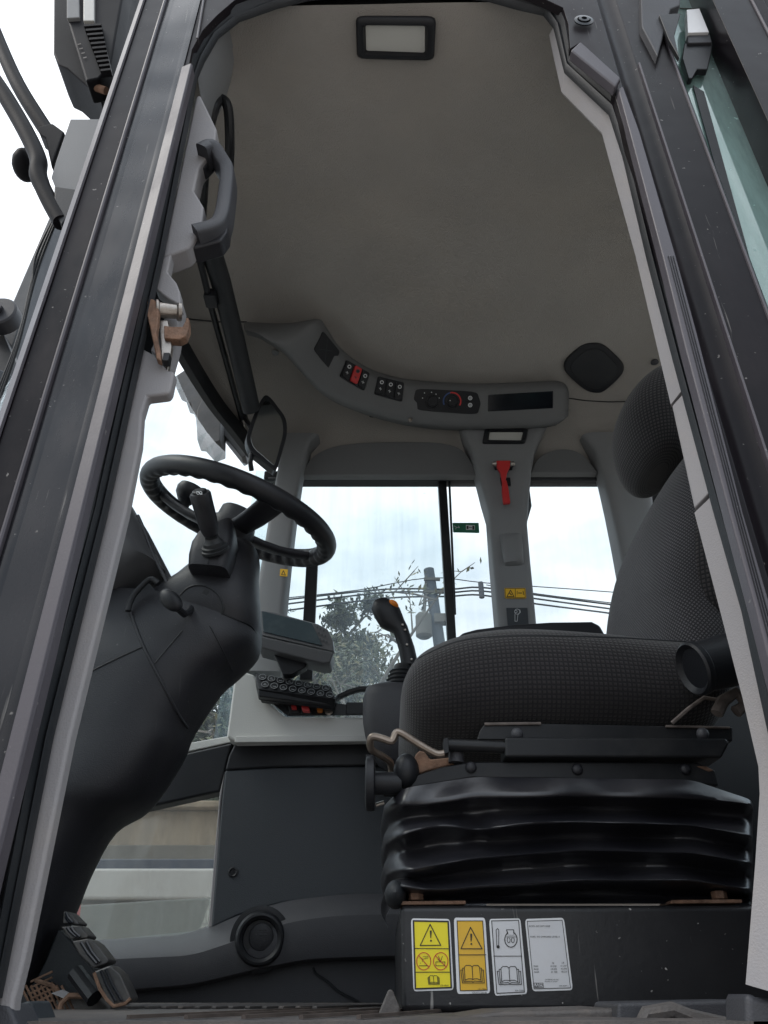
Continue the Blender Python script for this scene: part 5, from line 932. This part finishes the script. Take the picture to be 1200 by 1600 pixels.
# utility pole and lines
up = thing('utility_pole', 'tall grey concrete utility pole with transformer beyond the side window', 'utility pole', V((P(690, 1000, 13).x, 13, G0)))
pt_, pb2 = P(670, 890, 13), P(690, 1030, 13); dz = (pt_.z-G0)/(pt_.z-pb2.z); base = pt_+(pb2-pt_)*dz
mb = MB(); mb.tube([base, pt_], [.15, .10], 16); mb.build('pole_shaft', 'pole', up)
mb = MB(); c_ = P(662, 985, 13); mb.lathe(V((c_.x, 12.9, P(662, 1000, 13).z)), (0, 0, 1), [(0, .10), (.04, .15), (.42, .15), (.47, .11), (.49, .02)], 18); mb.build('transformer', 'wall_dark', up, ang=30)
mb = MB(); mb.tube([P(667, 900, 12.95), P(662, 960, 12.95)], .035, 6); mb.box(P(678, 925, 12.9), (.4, .06, .05)); mb.box(P(675, 905, 12.9), (.3, .06, .05)); mb.box(P(692, 968, 12.9), (.32, .2, .16)); mb.build('crossarm', 'wall_dark', up)
def wire(pts, r=.018, Y=13.0):
    mb = MB(); mb.tube(catmull([P(x, y, Y) for x, y in pts], 4), r, 5); tag(mb.build('power_line', 'rubber'), WL.pop(0), 'power line', 'power lines')
WL = ['topmost thin power line running from the pole to the right', 'upper power line of the close trio, crossing the pole', 'middle power line of the close trio, crossing the pole', 'lowest power line of the close trio, crossing the pole', 'faint power line just above the close trio, right of the centre pillar']
wire([(440, 935), (560, 922), (670, 903), (760, 911), (900, 921), (1100, 936)], .010)
wire([(440, 938), (600, 921), (700, 921), (752, 918), (840, 930), (980, 948), (1200, 975)])
wire([(440, 945), (600, 926), (700, 926), (752, 923.5), (840, 936), (980, 955), (1200, 985)])
wire([(440, 955), (600, 935), (700, 932), (752, 930), (840, 944), (980, 962), (1200, 995)])
wire([(760, 914), (840, 928), (980, 945), (1200, 970)], .010)
mb = MB(); mb.tube([P(751, 910, 12.95), P(753, 934, 12.95)], .05, 6); tag(mb.build('line_spacer', 'pole'), 'small insulating spacer holding the power lines together', 'insulator')
def tree(name, label, X, Y, h, cr_, mats, nl, seed, leaf=.11, sparse=False, spread=1.0, limbs=9):
    random.seed(seed); t = thing(name, label, 'tree', (X, Y, G0), 'trees beyond the side window'); bx = V((X, Y, G0)); tips = []
    mb = MB(); top = bx+V((random.uniform(-.4, .4), 0, h*.70)); mb.tube([bx, lerp(bx, top, .5)+V((.1, 0, 0)), top], [.24, .18, .12], 10)
    for i in range(limbs):
        a = 2*pi*i/limbs+random.uniform(-.3, .3); s_ = lerp(bx, top, random.uniform(.62, 1)); e_ = s_+V((cos(a)*cr_*spread*random.uniform(.5, .95), sin(a)*cr_*.7, h*random.uniform(.06, .28)))
        m_ = lerp(s_, e_, .5)+V((0, 0, random.uniform(-.1, .3))); pts = catmull([s_, m_, e_], 5); mb.tube(pts, [lerp(.045 if sparse else .09, .012, k/(len(pts)-1)) for k in range(len(pts))], 6)
        for k in range(7):
            q = pts[random.randrange(3, len(pts))]; e3 = q+V((random.uniform(-1, 1), random.uniform(-1, 1), random.uniform(-.3, 1)))*cr_*.35; mm = lerp(q, e3, .5)+V((0, 0, random.uniform(0, .15))); mb.tube([q, mm, e3], [.02, .013, .006], 4); tips += [mm, e3, lerp(mm, e3, .5)]
            for _ in range(2):
                e4 = e3+V((random.uniform(-1, 1), random.uniform(-1, 1), random.uniform(-.3, .8)))*cr_*.2; mb.tube([e3, e4], [.009, .004], 4); tips.append(e4)
    mb.build('trunk', 'bark', t); mb = MB(); bmm = mb.bm
    for i in range(int(nl*(1.6 if sparse else 2.2))):
        c_ = random.choice(tips)+V((random.gauss(0, 1), random.gauss(0, 1), random.gauss(0, .8)))*cr_*(.03 if sparse else .09)
        a = V((random.gauss(0, 1), random.gauss(0, 1), random.gauss(0, 1))).normalized(); b = a.orthogonal().normalized(); s_ = leaf*(.7 if sparse else .62)*random.uniform(.5, 1.3); mb.mi = random.randrange(len(mats))
        mb.f([mb.v(c_+a*s_), mb.v(c_+b*s_*.45), mb.v(c_-a*s_), mb.v(c_-b*s_*.45)])
    mb.build('crown', mats, t)
def tx(px, py, Y): return P(px, py, Y).x
tree('sparse_tree', 'sparse tree with bare twigs and scattered leaves behind the joystick', tx(575, 1000, 11), 11, 7.6, 1.9, ['leaf_mid', 'leaf_pale'], 1100, 3, .085, True, 1.3, 16)
tree('dense_tree', 'dark dense tree behind the monitor and black window post', tx(478, 950, 15), 15, 10.2, 1.35, ['leaf_dark', 'leaf_mid'], 9000, 5, .13)
tree('dense_tree', 'low spreading green tree beneath the transformer on the pole', tx(650, 1000, 18), 18, 9.0, 2.6, ['leaf_dark', 'leaf_mid', 'leaf_pale'], 9000, 8, .15)
tree('dense_tree', 'bushy green tree at the left behind the steering column', tx(400, 1050, 14), 14, 8.2, 2.3, ['leaf_dark', 'leaf_mid'], 8000, 11, .14)
tree('pale_tree', 'low pale leaved tree directly below the joystick head', tx(560, 1100, 13), 13, 7.5, 2.1, ['leaf_pale', 'leaf_mid', 'leaf_dark'], 12000, 14, .10)
tree('pale_tree', 'low pale leaved tree just right of the keypad behind the grab bar', tx(450, 1100, 13.5), 13.5, 7.3, 2.0, ['leaf_mid', 'leaf_pale', 'leaf_dark'], 10000, 21, .10)
tree('dense_tree', 'bushy tree whose twigs show just right of the black window bar', tx(760, 1050, 16), 16, 8.6, 1.8, ['leaf_dark', 'leaf_mid'], 4000, 17, .13)

tree('pale_tree', 'low bushy pale tree under the transformer and beside the joystick boot', tx(680, 1100, 14.5), 14.5, 7.4, 2.0, ['leaf_pale', 'leaf_mid', 'leaf_dark'], 8000, 31, .10)
random.seed(5); mb = MB(); zt2 = P(250, 1226, 10.6).z
for i in range(9000):
    c_ = V((random.uniform(-9, 1.5), 10.6+random.uniform(-.5, .5), G0+(zt2-G0)*(1-random.random()**2*.7)+.15*sin(i))); a = V((random.gauss(0, 1), random.gauss(0, 1), random.gauss(0, 1))).normalized(); b = a.orthogonal().normalized(); s_ = random.uniform(.04, .10); mb.mi = i % 2
    mb.f([mb.v(c_+a*s_), mb.v(c_+b*s_*.5), mb.v(c_-a*s_), mb.v(c_-b*s_*.5)])
tag(mb.build('hedge', ['leaf_dark', 'leaf_mid']), 'dark hedge showing above the brown boundary wall', 'hedge')
